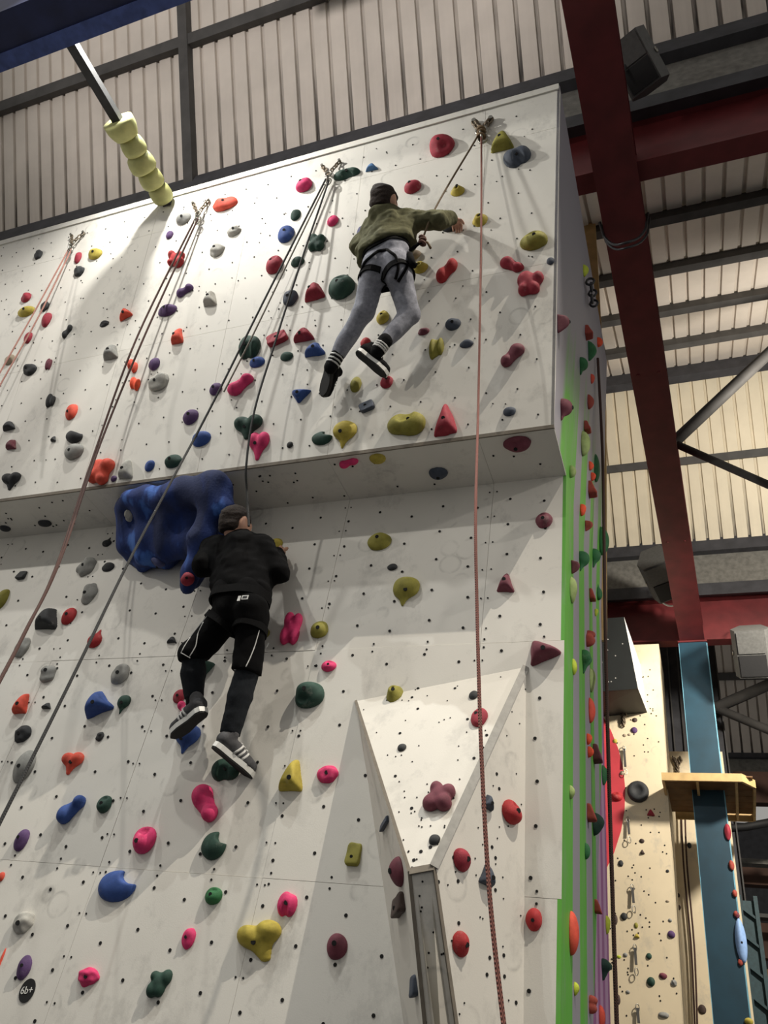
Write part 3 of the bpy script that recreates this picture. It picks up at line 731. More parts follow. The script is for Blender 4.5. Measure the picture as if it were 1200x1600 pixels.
def shape_fn(kind, seed):
    rs = np.random.RandomState(seed); j = lambda s: rs.uniform(-s, s)
    am = 0.06; fq = 4.0
    E = sEll
    if kind == 'round': L = lambda p: E(p, (0, 0, 0), (1, 1, .95))
    elif kind == 'egg':
        o1, o2 = j(.2), .15 + j(.15)
        L = lambda p: smin(E(p, (0, 0, 0), (1, 1, .8)), E(p, (o1, o2, .35), (.6, .6, .6)), .3)
    elif kind == 'tri':
        a0 = j(.25)
        def L(p):
            d = E(p, (0, -.1, 0), (1.15, 1.2, 1.0))
            for t in (90, 210, 330):
                t = math.radians(t + 180) + a0 * .3; d = smax(d, p[:, 0] * math.cos(t) + p[:, 1] * math.sin(t) + .25 * p[:, 2] - .62, .22)
            return d
    elif kind == 'heart':
        def L(p):
            d = smin(E(p, (-.45, .42, .1), (.5, .55, .75)), E(p, (.45, .42, .1), (.5, .55, .75)), .15)
            return smin(d, sCap(p, (0, .1, 0), (0, -.75, 0), .62, .22), .3)
    elif kind == 'pinch':
        r1, r2 = .56 + j(.06), .50 + j(.08)
        L = lambda p: smin(smin(E(p, (-.42, .40, .1), (r1, r1, .8)), E(p, (.42, -.42, .1), (r2, r2, .75)), .22), E(p, (0, 0, 0), (.45, .45, .6)), .25)
    elif kind == 'jug':
        def L(p):
            d = smin(E(p, (0, 0, 0), (1, 1, .85)), E(p, (.1, -.25, .4), (.7, .55, .55)), .25)
            return smax(d, -E(p, (j0, .62, 1.0), (.55, .38, .62)), .15)
        j0 = j(.25)
    elif kind == 'cres':
        def L(p):
            d = E(p, (0, 0, 0), (1, 1, .75)); return smax(d, -sCap(p, (.72, .75, .2), (.72, .75, .9), .58, .62), .12)
    elif kind == 'claw':
        def L(p):
            d = smin(E(p, (-.25, .15, 0), (.7, .85, .85)), E(p, (.35, .1, 0), (.62, .75, .8)), .25); return smax(d, -sCap(p, (.0, -1.0, .1), (.05, -.1, 1.0), .30, .42), .1)
    elif kind == 'cone':
        def L(p):
            r = np.hypot(p[:, 0], p[:, 1]); d = (r - (1.0 - .62 * np.clip(p[:, 2], 0, 1))) * .8; d = smax(d, p[:, 2] - .98, .15)
            return smax(d, -sCap(p, (0, 0, .6), (0, 0, 1.2), .16, .2), .08)
    elif kind == 'multi':
        c = [(.55 * math.cos(t + j(.3)), .55 * math.sin(t + j(.3)), .12 + j(.1), .42 + j(.1)) for t in (.6, 2.3, 3.9, 5.3)]
        def L(p):
            d = E(p, (0, 0, 0), (.6, .6, .7))
            for q in c: d = smin(d, E(p, q[:3], (q[3], q[3], .6)), .16)
            return d
    elif kind == 'knob': am, fq = .12, 6.0; L = lambda p: smin(E(p, (0, 0, 0), (1, .95, .8)), E(p, (j1, .25, .35), (.5, .5, .6)), .2); j1 = j(.4)
    elif kind == 'wedge':
        def L(p):
            q = np.abs(p[:, :2]) - np.array([.62, .52]); d = np.linalg.norm(np.maximum(q, 0), axis=1) + np.minimum(q.max(1), 0) - .36
            return smax(d, p[:, 2] - .62 + .3 * p[:, 1], .2)
    elif kind == 'fin': am = .03; L = lambda p: smax(E(p, (0, 0, 0), (.8, 1, 1)), -E(p, (1.1, .1, .5), (.7, 1.2, .8)), .1)
    elif kind == 'drop':
        L = lambda p: smin(E(p, (0, -.3, 0), (.9, .7, .85)), sCap(p, (0, -.2, 0), (.1, .85, 0), .55, .14), .25)
    elif kind == 'dish': am = .01; L = lambda p: smax(smax(E(p, (0, 0, 0), (1, 1, 1.2)), p[:, 2] - .7, .15), -E(p, (0, 0, .95), (.55, .55, .5)), .1)
    else: raise KeyError(kind)
    def Fn(p):
        d = L(p) + wob(p, fq, seed, am) * .6
        return np.maximum(d, -p[:, 2] - .02)
    return Fn
HOLDS = []
def hold(surf, x, y, w, h, kind, col, rot=0, hh=None, bolt=None):
    seed = len(HOLDS) + 11
    px = max(w, h); res = .17 if px < 14 else (.13 if px < 24 else (.10 if px < 45 else .075))
    V, Fc = surface_nets(shape_fn(kind, seed), (-1.45, -1.45, -.2), (1.45, 1.45, 1.45), res)
    V[:, 2] = np.maximum(V[:, 2], -.02)
    t = math.radians(rot); c_, s_ = math.cos(t), math.sin(t); V = np.stack([c_ * V[:, 0] - s_ * V[:, 1], s_ * V[:, 0] + c_ * V[:, 1], V[:, 2]], 1)
    if surf == 'S':
        c = onX(x - w * .45, y, XR); xs_ = XR
        if c[2] > ZU:
            for _ in range(4):
                xs_ = XR + (xr_top - XR) * max(0, (c[2] - ZU)) / (zt - ZU); c = onX(x - w * .45, y, xs_)
        c[1] = min(max(c[1], 3.2), 4.98); a, b, n = np.array([0, 1., 0]), np.array([0, 0, 1.]), np.array([1., 0, 0])
        P0 = np.array([xs_, 0, 0])
    else:
        P0, a, b, n = SF[surf]; c = onP(x, y, P0, n)
    dist = np.linalg.norm(c - CAM); sa = w / 2 * dist / FPX; sb = h / 2 * dist / FPX; H = .8 * min(sa, sb)
    hk = hh or (1.0 if kind in ('cone', 'tri', 'jug') else .85)
    if surf == 'S': sb *= 1.15; sa = .62 * sb; H = .6 * sb
    for it in range(6):
        W = c + V[:, :1] * sa * a + V[:, 1:2] * sb * b + V[:, 2:] * H * n
        q = proj(W); lo, hi = q.min(0), q.max(0); cw, ch = hi - lo
        d0 = (lo + hi) / 2; tgt = np.array([x, y])
        sb *= np.clip(h / ch, .5, 2)
        if surf == 'S':
            sa = .62 * sb; H = np.clip(H * np.clip(w / cw, .6, 1.6), .25 * sb, 1.1 * sb)
            r0, r1 = onX(*d0, c[0]), onX(*tgt, c[0]); dz = (tgt[1] - d0[1]) * np.linalg.norm(c - CAM) / FPX
            c[2] -= dz * 1.1; c[1] = np.clip(c[1] + (tgt[0] - d0[0]) * .018, 3.15 if c[2] < ZU else 2.6, 4.97)
        else:
            sa *= np.clip(w / cw, .5, 2); H = hk * (.55 * min(sa, sb) + .45 * math.sqrt(sa * sb)) * .95
            if surf in 'KR': H = min(H, .07)
            c = c + onP(*tgt, P0, n) - onP(*d0, P0, n)
    W = c + V[:, :1] * sa * a + V[:, 1:2] * sb * b + V[:, 2:] * H * n
    W -= c
    if np.dot(np.cross(a, b), n) < 0: Fc = Fc[:, ::-1]
    o = link('climbing_hold', W, Fc, 'hold_' + col, None, True); o.location = tuple(c)
    o['category'] = 'climbing hold'; o['group'] = 'climbing holds on the ' + AREA[surf]
    HOLDS.append(dict(o=o, s=surf, x=x, y=y, w=w, h=h, k=kind, c=col))
    if bolt is None: bolt = (w >= 20 and h >= 18 and kind not in ('multi', 'cres', 'pinch', 'fin', 'dish'))
    if bolt:
        Q = W @ np.stack([a / sa, b / sb, n / H], 1)
        rs = np.random.RandomState(seed + 5); tu, tv = rs.uniform(-.2, .2), rs.uniform(-.25, .15)
        sc = (Q[:, 0] - tu) ** 2 + (Q[:, 1] - tv) ** 2 - .25 * Q[:, 2]; p = W[sc.argmin()]
        r = min(.012, .22 * min(sa, sb)); m = MB()
        view = CAM - (c + p); nn = n * .7 + .3 * view / np.linalg.norm(view); nn /= np.linalg.norm(nn)
        m.tube([p - nn * .006, p + nn * .002], r, 8); ob = m.build('bolt', 'hole', o); 
    return o
def H_(surf, rows):
    for r in rows.strip().split('\n'):
        t = r.split()
        if not t: continue
        hold(surf, float(t[0]), float(t[1]), float(t[2]), float(t[3]), t[4], t[5], float(t[6]) if len(t) > 6 else 0)
H_('U', """
691 228 40 38 jug crimson 200
785 222 36 36 tri olive 0
808 245 44 36 claw slate 20
475 289 26 24 jug pink
542 272 42 22 claw darkgreen 15
581 262 20 14 tri lightblue
645 292 27 23 jug crimson 15
715 298 22 18 cone yellow
750 344 24 22 cone yellow
834 376 44 32 jug olive 15
520 345 18 18 jug pink
462 336 16 18 egg darkgreen
447 366 26 28 round blue
564 364 14 22 egg violet
495 379 28 28 multi darkgreen
429 414 27 30 jug crimson
465 409 21 17 egg darkgreen
454 466 24 26 round slate
492 457 32 32 tri crimson
534 449 42 40 jug darkgreen
352 319 40 24 knob orange 15
366 361 22 18 knob palegrey
340 391 24 22 knob palegrey
328 467 22 26 tri palegrey
275 405 28 28 multi red
289 454 27 22 pinch purple 70
262 485 30 20 egg purple 20
277 526 20 26 tri orange
197 492 21 21 tri orange 20
163 506 15 11 knob black
173 551 24 25 tri grey
207 572 17 22 pinch orange 20
211 600 17 22 pinch brightorange 30
241 569 18 20 round purple
248 597 33 30 knob palegrey
60 398 14 16 knob black
122 403 12 18 egg crimson
149 397 22 18 egg yellow
124 424 17 17 knob black
41 465 17 16 knob crimson
41 487 27 18 egg yellow 15
70 479 14 17 knob black
73 500 17 23 egg crimson
105 518 17 22 pinch black 90
44 528 14 18 round crimson
15 562 17 17 knob tan
47 578 22 19 knob black
76 569 12 18 pinch maroon 40
79 626 16 22 pinch black 40
112 644 20 25 egg orange
14 666 20 16 tri black
17 695 17 16 tri maroon
18 752 31 29 heart black
83 686 9 9 tri black
116 683 27 20 fin black 60
116 706 31 26 round grey
157 737 46 42 multi orange
196 734 24 31 tri palegrey
178 748 10 10 round purple
234 728 16 18 egg blue
271 721 28 22 egg darkgreen 15
298 652 25 25 round purple
315 686 30 25 egg blue 15
337 608 20 20 round purple
376 601 42 36 pinch pink 90
388 667 45 40 heart darkgreen
405 697 33 45 heart pink
390 543 35 38 claw darkgreen
402 566 24 18 egg blue
433 529 35 28 wedge crimson 20
475 524 33 25 tri crimson
448 557 20 15 egg darkgreen
492 547 32 24 tri blue
471 619 30 22 tri blue 180
503 685 32 22 cres darkgreen
539 679 38 44 drop yellow 180
453 695 10 10 round black
598 496 20 22 jug yellow
571 535 16 16 round red
556 601 18 25 egg olive 20
573 635 26 22 wedge slate 20
604 597 20 20 round crimson
635 662 60 38 claw olive 180
696 657 36 52 tri crimson
682 545 24 35 pinch olive 45
708 507 25 20 egg slate 20
729 537 22 14 egg slate
662 518 18 12 egg maroon
698 423 34 40 pinch red 80
657 418 24 20 cone yellow
648 398 20 16 egg tan
706 353 32 20 egg black 15
800 413 38 26 pinch crimson 0
829 443 42 40 multi crimson
860 408 12 12 round slate
801 555 38 38 pinch maroon 90
796 643 20 15 round slate
287 342 24 20 egg grey
265 367 12 13 round purple
""")
H_('N', """
808 694 44 26 jug maroon
685 740 30 20 round slate
545 724 30 17 pinch pink 60
590 717 26 17 egg yellow
8 826 18 10 egg black
70 818 22 11 egg black
""")
H_('L', """
33 899 20 14 wedge black
3 937 25 33 round olive
135 886 33 31 knob grey 30
169 886 20 15 egg black 20
167 847 15 15 drop black
140 928 27 34 knob grey
72 967 36 34 tri black
108 963 25 27 egg red 20
148 998 24 29 drop red
35 1012 27 32 knob grey
75 1053 27 27 knob grey
188 1053 30 32 knob grey
268 1000 15 11 tri black
32 1100 28 32 tri orange
72 1103 15 10 tri black
36 1147 27 28 knob black
155 1102 46 44 tri blue 20
194 1101 22 30 drop darkgreen 180
156 1151 14 15 knob black
38 1198 37 52 egg grey
114 1193 36 36 heart orange
111 1265 47 46 pinch blue 90
163 1257 25 28 jug darkgreen
34 1313 26 35 egg purple
226 1313 38 43 jug pink
2 1370 12 15 round orange
183 1385 60 50 cres blue
37 1442 35 36 knob palegrey
38 1512 25 40 egg purple 15
2 1500 14 38 egg orange
139 1527 35 32 knob pink
249 1537 42 45 multi darkgreen
295 1467 23 34 knob pink
334 1400 28 28 jug green
334 1322 40 45 cres darkgreen
320 1255 42 60 pinch pink 0
353 1203 46 36 claw darkgreen
294 1155 40 46 drop blue 180
280 1088 20 22 round crimson
286 1107 18 24 pinch pink
320 1047 32 30 tri darkgreen 180
455 982 36 52 multi pink
499 984 28 27 round olive
415 990 14 14 egg olive
514 1041 24 18 jug pink
484 1086 46 42 jug darkgreen 180
454 1212 38 50 tri yellow
512 1210 34 28 knob pink
449 1413 32 40 claw pink
405 1470 70 66 heart yellow 22
527 1479 33 42 egg maroon
552 1335 28 38 wedge olive
431 850 22 18 egg yellow
593 846 38 28 egg olive
635 924 42 46 drop olive 180
613 886 16 11 round black
790 911 28 30 tri maroon
850 813 27 25 jug maroon
853 1021 48 40 tri maroon 270
834 1437 26 37 egg red
3 1053 10 26 knob brown
""")
H_('T', """
617 1084 27 27 cone olive
740 1086 15 14 round black
749 1121 27 30 round crimson
628 1168 14 12 round black
686 1244 52 48 multi maroon
679 1312 18 17 round black
""")
H_('R', """
800 1269 32 40 jug red
762 1255 20 27 tri slate
722 1344 28 38 egg crimson
761 1368 27 38 tri slate
720 1475 27 42 egg red
""")
H_('K', """
600 1287 16 24 wedge slate
619 1362 24 48 egg maroon
622 1414 24 42 wedge brown
646 1541 15 37 wedge slate
""")
H_('S', """
880 505 20 30 tri maroon 180
885 640 20 35 drop maroon 180
915 423 10 20 egg lime
920 520 15 25 wedge brick
937 535 10 16 round brightorange
925 548 15 32 tri green 180
912 572 14 28 drop green 180
926 592 7 16 egg orange
923 628 11 24 egg brick
918 668 13 22 wedge brick
915 693 15 40 fin palegreen
895 737 11 20 round palegreen
924 728 8 15 egg brightorange
927 745 8 14 round brightorange
926 765 15 28 wedge brick
933 730 9 45 fin green
911 797 10 19 egg brightorange
920 822 13 17 tri brick 180
913 877 17 32 drop green 180
932 872 14 30 drop green 180
944 845 16 45 fin green
899 886 14 22 tri maroon 180
896 922 12 42 egg palegreen
926 930 11 22 wedge brick
937 925 9 26 drop green
932 957 6 12 egg lime
923 998 15 26 pinch brick 90
917 1034 16 38 heart green
898 1042 8 26 egg lime
926 1063 10 38 egg palegreen
925 1110 11 40 fin orange
921 1155 9 18 egg brightorange
923 1175 10 18 round brightorange
934 1178 18 32 wedge maroon
945 1211 10 32 egg green
894 1238 9 22 egg palegreen
925 1270 17 30 wedge brick
935 1288 19 36 egg darkgreen
918 1330 9 26 fin green
935 1417 16 24 wedge brick
897 1458 16 70 fin orange
950 1445 8 30 egg lime
948 1515 18 35 heart darkgreen
901 1545 9 22 egg lime
927 1570 20 30 multi brick
941 1590 10 40 fin orange
""")
H_('F', """
992 1125 8 7 egg brown
991 1141 10 10 round purple
976 1149 6 5 egg tan
983 1148 5 4 egg tan
997 1237 34 34 dish black
964 1245 18 15 jug red
961 1158 7 7 egg yellow
972 1208 7 7 egg tan
1017 1270 12 11 tri crimson
1003 1314 8 7 egg brown
1004 1331 7 7 tri brown
970 1349 8 10 round black
1043 1361 5 5 round black
962 1437 6 16 egg brown
975 1432 10 12 round black
994 1446 6 9 egg olive
995 1462 9 7 tri yellow
977 1492 7 7 egg grey
967 1495 7 5 egg lime
1014 1494 9 10 round darkgreen
1049 1460 12 12 round purple
1047 1438 6 6 egg grey
1043 1408 6 4 egg tan
1017 1534 13 15 egg darkgreen
1036 1525 13 10 egg maroon
1053 1536 10 11 knob grey
981 1550 7 6 egg grey
966 1562 7 16 egg brown
1037 1586 17 10 egg grey
""")
H_('G', """
1077 1321 7 9 egg black
1061 1418 6 8 egg brown
1060 1399 5 7 egg brown
1097 1577 13 15 egg brown
""")
# red holds bolted up the right flange of the column
SF['C'] = (np.array([0, 10.79, 0.]), np.array([1., 0, 0]), np.array([0, 0, 1.]), np.array([0, -1., 0])); AREA['C'] = 'edge of the blue column'
H_('C', """
1137 1300 11 26 egg crimson
1143 1352 9 16 egg brick
1148 1396 8 12 egg brick
1150 1428 8 10 egg brick
1152 1430 8 10 knob maroon
1157 1504 8 11 knob brick
1158 1470 7 12 egg maroon
1170 1596 14 12 egg yellow
""")
o = hold('C', 1158, 1470, 20, 70, 'egg', 'lightblue'); o.data.materials[0] = MATS['pale_blue']

# labels that single each hold out: look first, then the nearest hold that differs in look
KN = dict(round='round', egg='oval', tri='triangular', heart='heart-shaped', pinch='two-lobed', jug='scooped', cres='crescent', claw='forked', cone='cone', multi='knobbly',
          knob='rough lumpy', wedge='blocky', fin='slim fin', drop='teardrop', dish='dished')
AS = dict(U='upper wall', L='lower wall', N='overhang underside', S='striped side', T='wedge top', R='wedge right', K='wedge left', F='beige wall', G='beige recess', C='blue column')
def colname(h): return HNAME.get(h['c'], h['c'])
used = {}
for i, h in enumerate(HOLDS):
    size = max(h['w'], h['h']); area_sz = sorted(max(g['w'], g['h']) for g in HOLDS if g['s'] == h['s'])
    r = area_sz.index(size) / max(1, len(area_sz) - 1)
    adj = 'small ' if r < .3 else ('large ' if r > .8 else '')
    near = sorted((g for g in HOLDS if g is not h and g['s'] == h['s'] and g['c'] != h['c']), key=lambda g: (g['x'] - h['x']) ** 2 + (g['y'] - h['y']) ** 2)
    if not near: near = sorted((g for g in HOLDS if g is not h), key=lambda g: (g['x'] - h['x']) ** 2 + (g['y'] - h['y']) ** 2)
    for g in near[:6]:
        dx, dy = h['x'] - g['x'], h['y'] - g['y']
        rel = ('right of' if dx > 0 else 'left of') if abs(dx) > abs(dy) else ('below' if dy > 0 else 'above')
        lab = f"{adj}{colname(h)} {KN[h['k']]} hold on {AS[h['s']]}, just {rel} the {colname(g)} {KN[g['k']]} hold"
        if lab not in used and len(lab.split()) <= 16: break
    used[lab] = 1; h['o']['label'] = lab
print('holds', len(HOLDS), 'unique labels', len(used))

# ------------------------------------------------------------------ blue sculpted volume in the recess
def B(x, y, o): return onL(x, y, o)
def blue_fn():
    caps = [(B(207, 778, .34), B(275, 772, .38), .085, .10), (B(275, 772, .38), B(330, 765, .40), .10, .12), (B(330, 765, .40), B(352, 795, .36), .12, .08),
            (B(205, 785, .26), B(200, 850, .14), .085, .075), (B(235, 785, .28), B(228, 868, .12), .13, .10), (B(212, 850, .08), B(222, 888, .03), .08, .05), (B(235, 865, .06), B(262, 878, .03), .10, .06),
            (B(275, 790, .30), B(262, 860, .14), .14, .10), (B(250, 840, .10), B(300, 830, .10), .16, .14), (B(290, 790, .2), B(290, 850, .15), .15, .12),
            (B(222, 800, .14), B(222, 848, .06), .20, .17), (B(272, 800, .18), B(262, 848, .08), .20, .17), (B(320, 795, .22), B(310, 840, .15), .17, .13),
            (B(335, 785, .36), B(315, 850, .30), .10, .09), (B(315, 850, .30), B(294, 915, .24), .09, .06), (B(345, 800, .24), B(330, 870, .14), .11, .07), (B(325, 850, .15), B(297, 908, .12), .10, .07)]
    def F(p):
        d = None
        for a, b, r0, r1 in caps:
            q = sCap(p, a, b, r0 * .86, r1 * .86); d = q if d is None else smin(d, q, .07)
        d = d + wob(p, 22, 5, .012) + wob(p * np.array([1, 1, .5]), 44, 9, .006)
        return np.maximum(np.maximum(d, p[:, 1] - DL + .001), p[:, 2] - (ZU - .012))
    return F
lo = np.minimum(B(180, 930, .1), B(180, 740, .55)) - .15; hi = np.maximum(B(375, 740, 0), B(375, 930, 0)) + .15
V, Fc = surface_nets(blue_fn(), (min(lo[0], -4.6), 2.6, 3.5), (-2.0, DL + .03, ZU + .03), .022)
bl = link('blue_volume', V, Fc, 'blue_volume', None, True); tag(bl, 'big blue sculpted volume hanging under the overhang beside the black-clad climber', 'volume')
BLT = BVHTree.FromPolygons([tuple(v) for v in V], [tuple(int(i) for i in f) for f in Fc])
def cast(bvh, x, y):
    r = ray(x, y); h = bvh.ray_cast(Vector(CAM), Vector(r).normalized()); return (np.array(h[0]), np.array(h[1])) if h[0] is not None else (None, None)
for (x, y, w, h, kind, col, lab) in ((201, 806, 14, 20, 'knob', 'palegrey', 'pale grey lumpy hold on the left of the blue volume'),
                                     (247, 879, 20, 18, 'jug', 'violet', 'dull violet hold near the bottom of the blue volume'), (293, 905, 22, 22, 'egg', 'crimson', 'crimson round hold at the tip of the blue volume')):
    p, n = cast(BLT, x, y)
    if p is not None:
        SF['B'] = frame_from(n, p); AREA['B'] = 'blue volume'; o = hold('B', x, y, w, h, kind, col); o['label'] = lab

# ------------------------------------------------------------------ ropes and anchors
def rope(name, label, pts, r, mat, uvs=6.0):
    P = [np.array(p, float) for p in pts]; out = []
    for i in range(len(P) - 1):                       # Catmull-Rom
        p0, p1, p2, p3 = P[max(i - 1, 0)], P[i], P[i + 1], P[min(i + 2, len(P) - 1)]
        for t in np.linspace(0, 1, 8, endpoint=False):
            out.append(.5 * (2 * p1 + (p2 - p0) * t + (2 * p0 - 5 * p1 + 4 * p2 - p3) * t * t + (3 * p1 - p0 - 3 * p2 + p3) * t ** 3))
    out.append(P[-1]); m = MB().tube(out, r, 7, cap=False)
    L = np.concatenate([[0], np.cumsum([np.linalg.norm(out[i + 1] - out[i]) for i in range(len(out) - 1)])])
    uv = [(k / 7 * 1.0, L[i] * uvs) for i in range(len(out)) for k in range(7)]
    o = link(name, m.v, m.f, mat, None, True, uv)
    if label: tag(o, label, 'rope')
    return o
def chain_anchor(label, x, y, arms, ring, mat='oldchain', sc=1.0):
    """arms: list of pixel offsets of the bolt points; ring: pixel of the master ring"""
    e = empty('chain_anchor', onU(x, y, .02)); tag(e, label, 'anchor', 'top rope anchors')
    R_ = onU(*ring, .05)
    for (ax, ay) in arms:
        p = onU(ax, ay, .015); d = R_ - p; L = np.linalg.norm(d); n = max(3, int(L / .034)); d /= L; s1 = np.cross(d, UN); s1 /= np.linalg.norm(s1)
        o = MB().tube([p + UN * .02, p - UN * .02], .011 * sc, 8).build('hanger_bolt', 'steel'); adopt(o, e)
        for i in range(n):
            c = p + d * L * (i + .5) / n
            o = MB().torus(c, s1 if i % 2 else UN, .017 * sc, .0055 * sc, (1.35, .8), n=10, m=5, ref=d).build('link', mat, smooth=True); adopt(o, e)
    o = MB().torus(R_, UN, .026 * sc, .007 * sc, n=14).build('master_ring', 'steel', smooth=True); adopt(o, e)
    o = MB().torus(R_ - UB * .05, UB * 0 + np.array([1., 0, .2]), .022 * sc, .006 * sc, (1.0, 1.7), n=14).build('carabiner', 'steel', smooth=True); adopt(o, e)
    o = MB().torus(R_ - UB * .085 + np.array([.012, 0, 0]), UN, .020 * sc, .006 * sc, (1.0, 1.6), n=14).build('carabiner', 'steel', smooth=True); adopt(o, e)
    return e
chain_anchor('chain anchor holding the pale pink rope at the left', 120, 372, [(131, 364), (112, 368)], (112, 380))
chain_anchor('chain anchor just right of the padded strut end', 312, 325, [(326, 313), (302, 318)], (309, 334))
chain_anchor('chain anchor beside the dark green forked hold', 517, 264, [(531, 252), (504, 260)], (513, 272))
chain_anchor('rope-wrapped anchor at the top right of the upper wall', 752, 195, [(767, 186), (741, 190)], (752, 204), sc=1.5)
kn = MB(); kb = onU(752, 207, .06)
for i in range(3): kn.torus(kb + UB * (.03 - .035 * i), UB + np.array([.3 * (-1) ** i, 0, 0]), .024, .012, n=12)
tag(kn.build('rope_knot', 'rope_olive', smooth=True), 'knotted brown rope wrapped below the top right anchor', 'knot')

def V_(x, y, Y): return onY(x, y, Y)
def rope_thing(label, loc, strands, r, mats):
    e = empty('climbing_rope', loc); tag(e, label, 'rope')
    for i_, st_ in enumerate(strands):
        o = rope('strand', None, st_, r, mats if isinstance(mats, str) else mats[i_]); adopt(o, e)
    return e
rope_thing('pale pink rope hanging in two strands at the far left', onU(110, 388, .05), [
    [onU(108, 388, .05), onU(55, 485, .12), onU(0, 582, .2), onU(-40, 655, .26)], [onU(112, 389, .05), onU(60, 495, .12), onU(0, 602, .2), onU(-40, 676, .26)]], .0062, 'rope_pink')
rope_thing('brown two-strand rope running from the strut anchor to the left edge', onU(308, 340, .05), [
    [onU(306, 340, .05), onU(215, 525, .14), onU(147, 710, .25), V_(88, 885, 2.55), V_(40, 985, 2.35), V_(0, 1062, 2.15), V_(-60, 1170, 1.9)],
    [onU(310, 340, .05), onU(228, 520, .13), onU(158, 690, .22), V_(96, 870, 2.58), V_(46, 975, 2.38), V_(4, 1056, 2.17), V_(-54, 1162, 1.92)]], .0075, 'rope_rust')
rope_thing('dark rope from the middle anchor to the black-clad climber and the left edge', onU(511, 280, .05), [
    [onU(509, 280, .05), onU(420, 455, .13), onU(330, 635, .24), V_(265, 757, 2.72), V_(200, 880, 2.6), V_(110, 1065, 2.4), V_(0, 1285, 2.2), V_(-60, 1400, 2.1)],
    [onU(514, 282, .05), onU(470, 410, .12), onU(430, 535, .16), onU(398, 640, .2), V_(385, 725, 2.9), V_(386, 770, 2.98), V_(389, 822, 3.03)]], .0072, 'rope_black')
rope('climbing_rope', 'thin grey rope hanging behind the dark rope of the middle anchor', [onU(512, 282, .03), onU(450, 410, .05), onU(392, 530, .07), onU(350, 612, .09)], .006, 'rope_grey')
rope_thing('reddish brown rope from the top right anchor to the boy and straight down', onU(751, 206, .06), [
    [onU(750, 206, .06), onU(735, 232, .09), onU(700, 290, .18), onU(676, 334, .26), onU(660, 374, .28)],
    [onU(752, 210, .07), onU(752, 330, .16), onU(750, 480, .26), onU(747, 640, .34), V_(743, 800, 2.50), V_(745, 940, 2.45), V_(748, 1060, 2.4), V_(753, 1200, 2.35), V_(765, 1400, 2.3), V_(788, 1610, 2.25), V_(800, 1700, 2.2)]], .0068, ['rope_olive', 'rope_red'])
# dark bungee at the rear edge of the side wall
rope('climbing_rope', 'dark brown rope hanging down the rear of the striped side wall', [onX(934, 560, -.50), onX(941, 700, -.50), onX(944, 860, -.50), onX(946, 1000, -.50), onX(951, 1200, -.50), onX(957, 1400, -.50), onX(964, 1610, -.50)], .011, 'rope_brown')
kd = empty('side_anchor', onX(925, 455, -.47)); tag(kd, 'dark chain anchor high on the rear of the striped side wall', 'anchor')
for i, (x, y) in enumerate(((922, 440), (924, 449), (926, 458), (925, 467), (928, 474))):
    o = MB().torus(onX(x, y, -.47), (1, 0, 0) if i % 2 else (0, 1, 0), .03, .010, (1, 1.4), n=10, m=5).build('link', 'darksteel', smooth=True); adopt(o, kd)

# grade tag on the lower wall
gt = empty('grade_tag', onL(43, 1548)); tag(gt, 'round black grade tag lettered 6b+ under a purple hold', 'tag')
m = MB(); c = onL(43, 1548); k = 28
m.prism([c + np.array([.042 * math.cos(2 * math.pi * i / k), -.004, .050 * math.sin(2 * math.pi * i / k)]) for i in range(k)], (0, .004, 0)); o = m.build('disc', 'black'); adopt(o, gt)
tc = bpy.data.curves.new('lettering', 'FONT'); tc.body = '6b+'; tc.size = .044; tc.extrude = .0008; tc.align_x = 'CENTER'; tc.align_y = 'CENTER'; tc.materials.append(MATS['white_plastic'])
to = bpy.data.objects.new('tmp', tc); COL.objects.link(to); dg = bpy.context.evaluated_depsgraph_get(); me = bpy.data.meshes.new_from_object(to.evaluated_get(dg)); bpy.data.objects.remove(to)
lt = bpy.data.objects.new('lettering', me); COL.objects.link(lt); lt.matrix_world = Matrix.Translation(Vector(c + np.array([0, -.0052, 0]))) @ Matrix.Rotation(math.radians(90), 4, 'X') @ Matrix.Rotation(math.radians(8), 4, 'Z'); me.materials.clear(); me.materials.append(MATS['white_plastic'])
mw = lt.matrix_world.copy(); lt.parent = gt; lt.matrix_parent_inverse = Matrix.Translation(-Vector(gt.location))

# quickdraws and Y anchors on the far wall
for i, (x, y, l) in enumerate(((976, 1190, 40), (982, 1297, 32), (989, 1404, 34), (993, 1500, 38), (997, 1592, 34))):
    e = empty('quickdraw', onY(x, y, YF)); tag(e, ['topmost', 'second highest', 'middle', 'second lowest', 'lowest'][i] + ' quickdraw hanging on the distant beige wall', 'quickdraw', 'quickdraws on the far wall')
    a, b = onY(x - 1, y - l / 2, YF - .03), onY(x + 1, y + l / 5, YF - .05)
    o = MB().bar(a, b, .03, .012, upv=(0, -1, 0.01)).build('sling', 'purlin'); adopt(o, e)
    for p, nm in ((a, 'carabiner'), (b - np.array([0, 0, .07]), 'carabiner')):
        o = MB().torus(p, (.5, -1, 0), .022, .006, (1, 1.8), n=12, m=5).build(nm, 'steel', smooth=True); adopt(o, e)
for (x, y, Y, lab) in ((974, 1118, YF, 'Y-shaped chain anchor high on the distant beige wall'), (1058, 1195, 12.2, 'Y-shaped chain anchor in the shaded beige recess')):
    e = empty('wall_anchor', onY(x, y, Y)); tag(e, lab, 'anchor')
    c = onY(x, y, Y - .04)
    for ex, ey in ((x - 6, y - 10), (x + 6, y - 10), (x, y + 14)):
        q = onY(ex, ey, Y - .03)
        for t in np.linspace(.1, .95, 5):
            o = MB().torus(c + (q - c) * t, (1, 0, .3) if t % .4 < .2 else (0, 1, 0), .028, .010, (1, 1.4), n=8, m=5).build('link', 'oldchain', smooth=True); adopt(o, e)
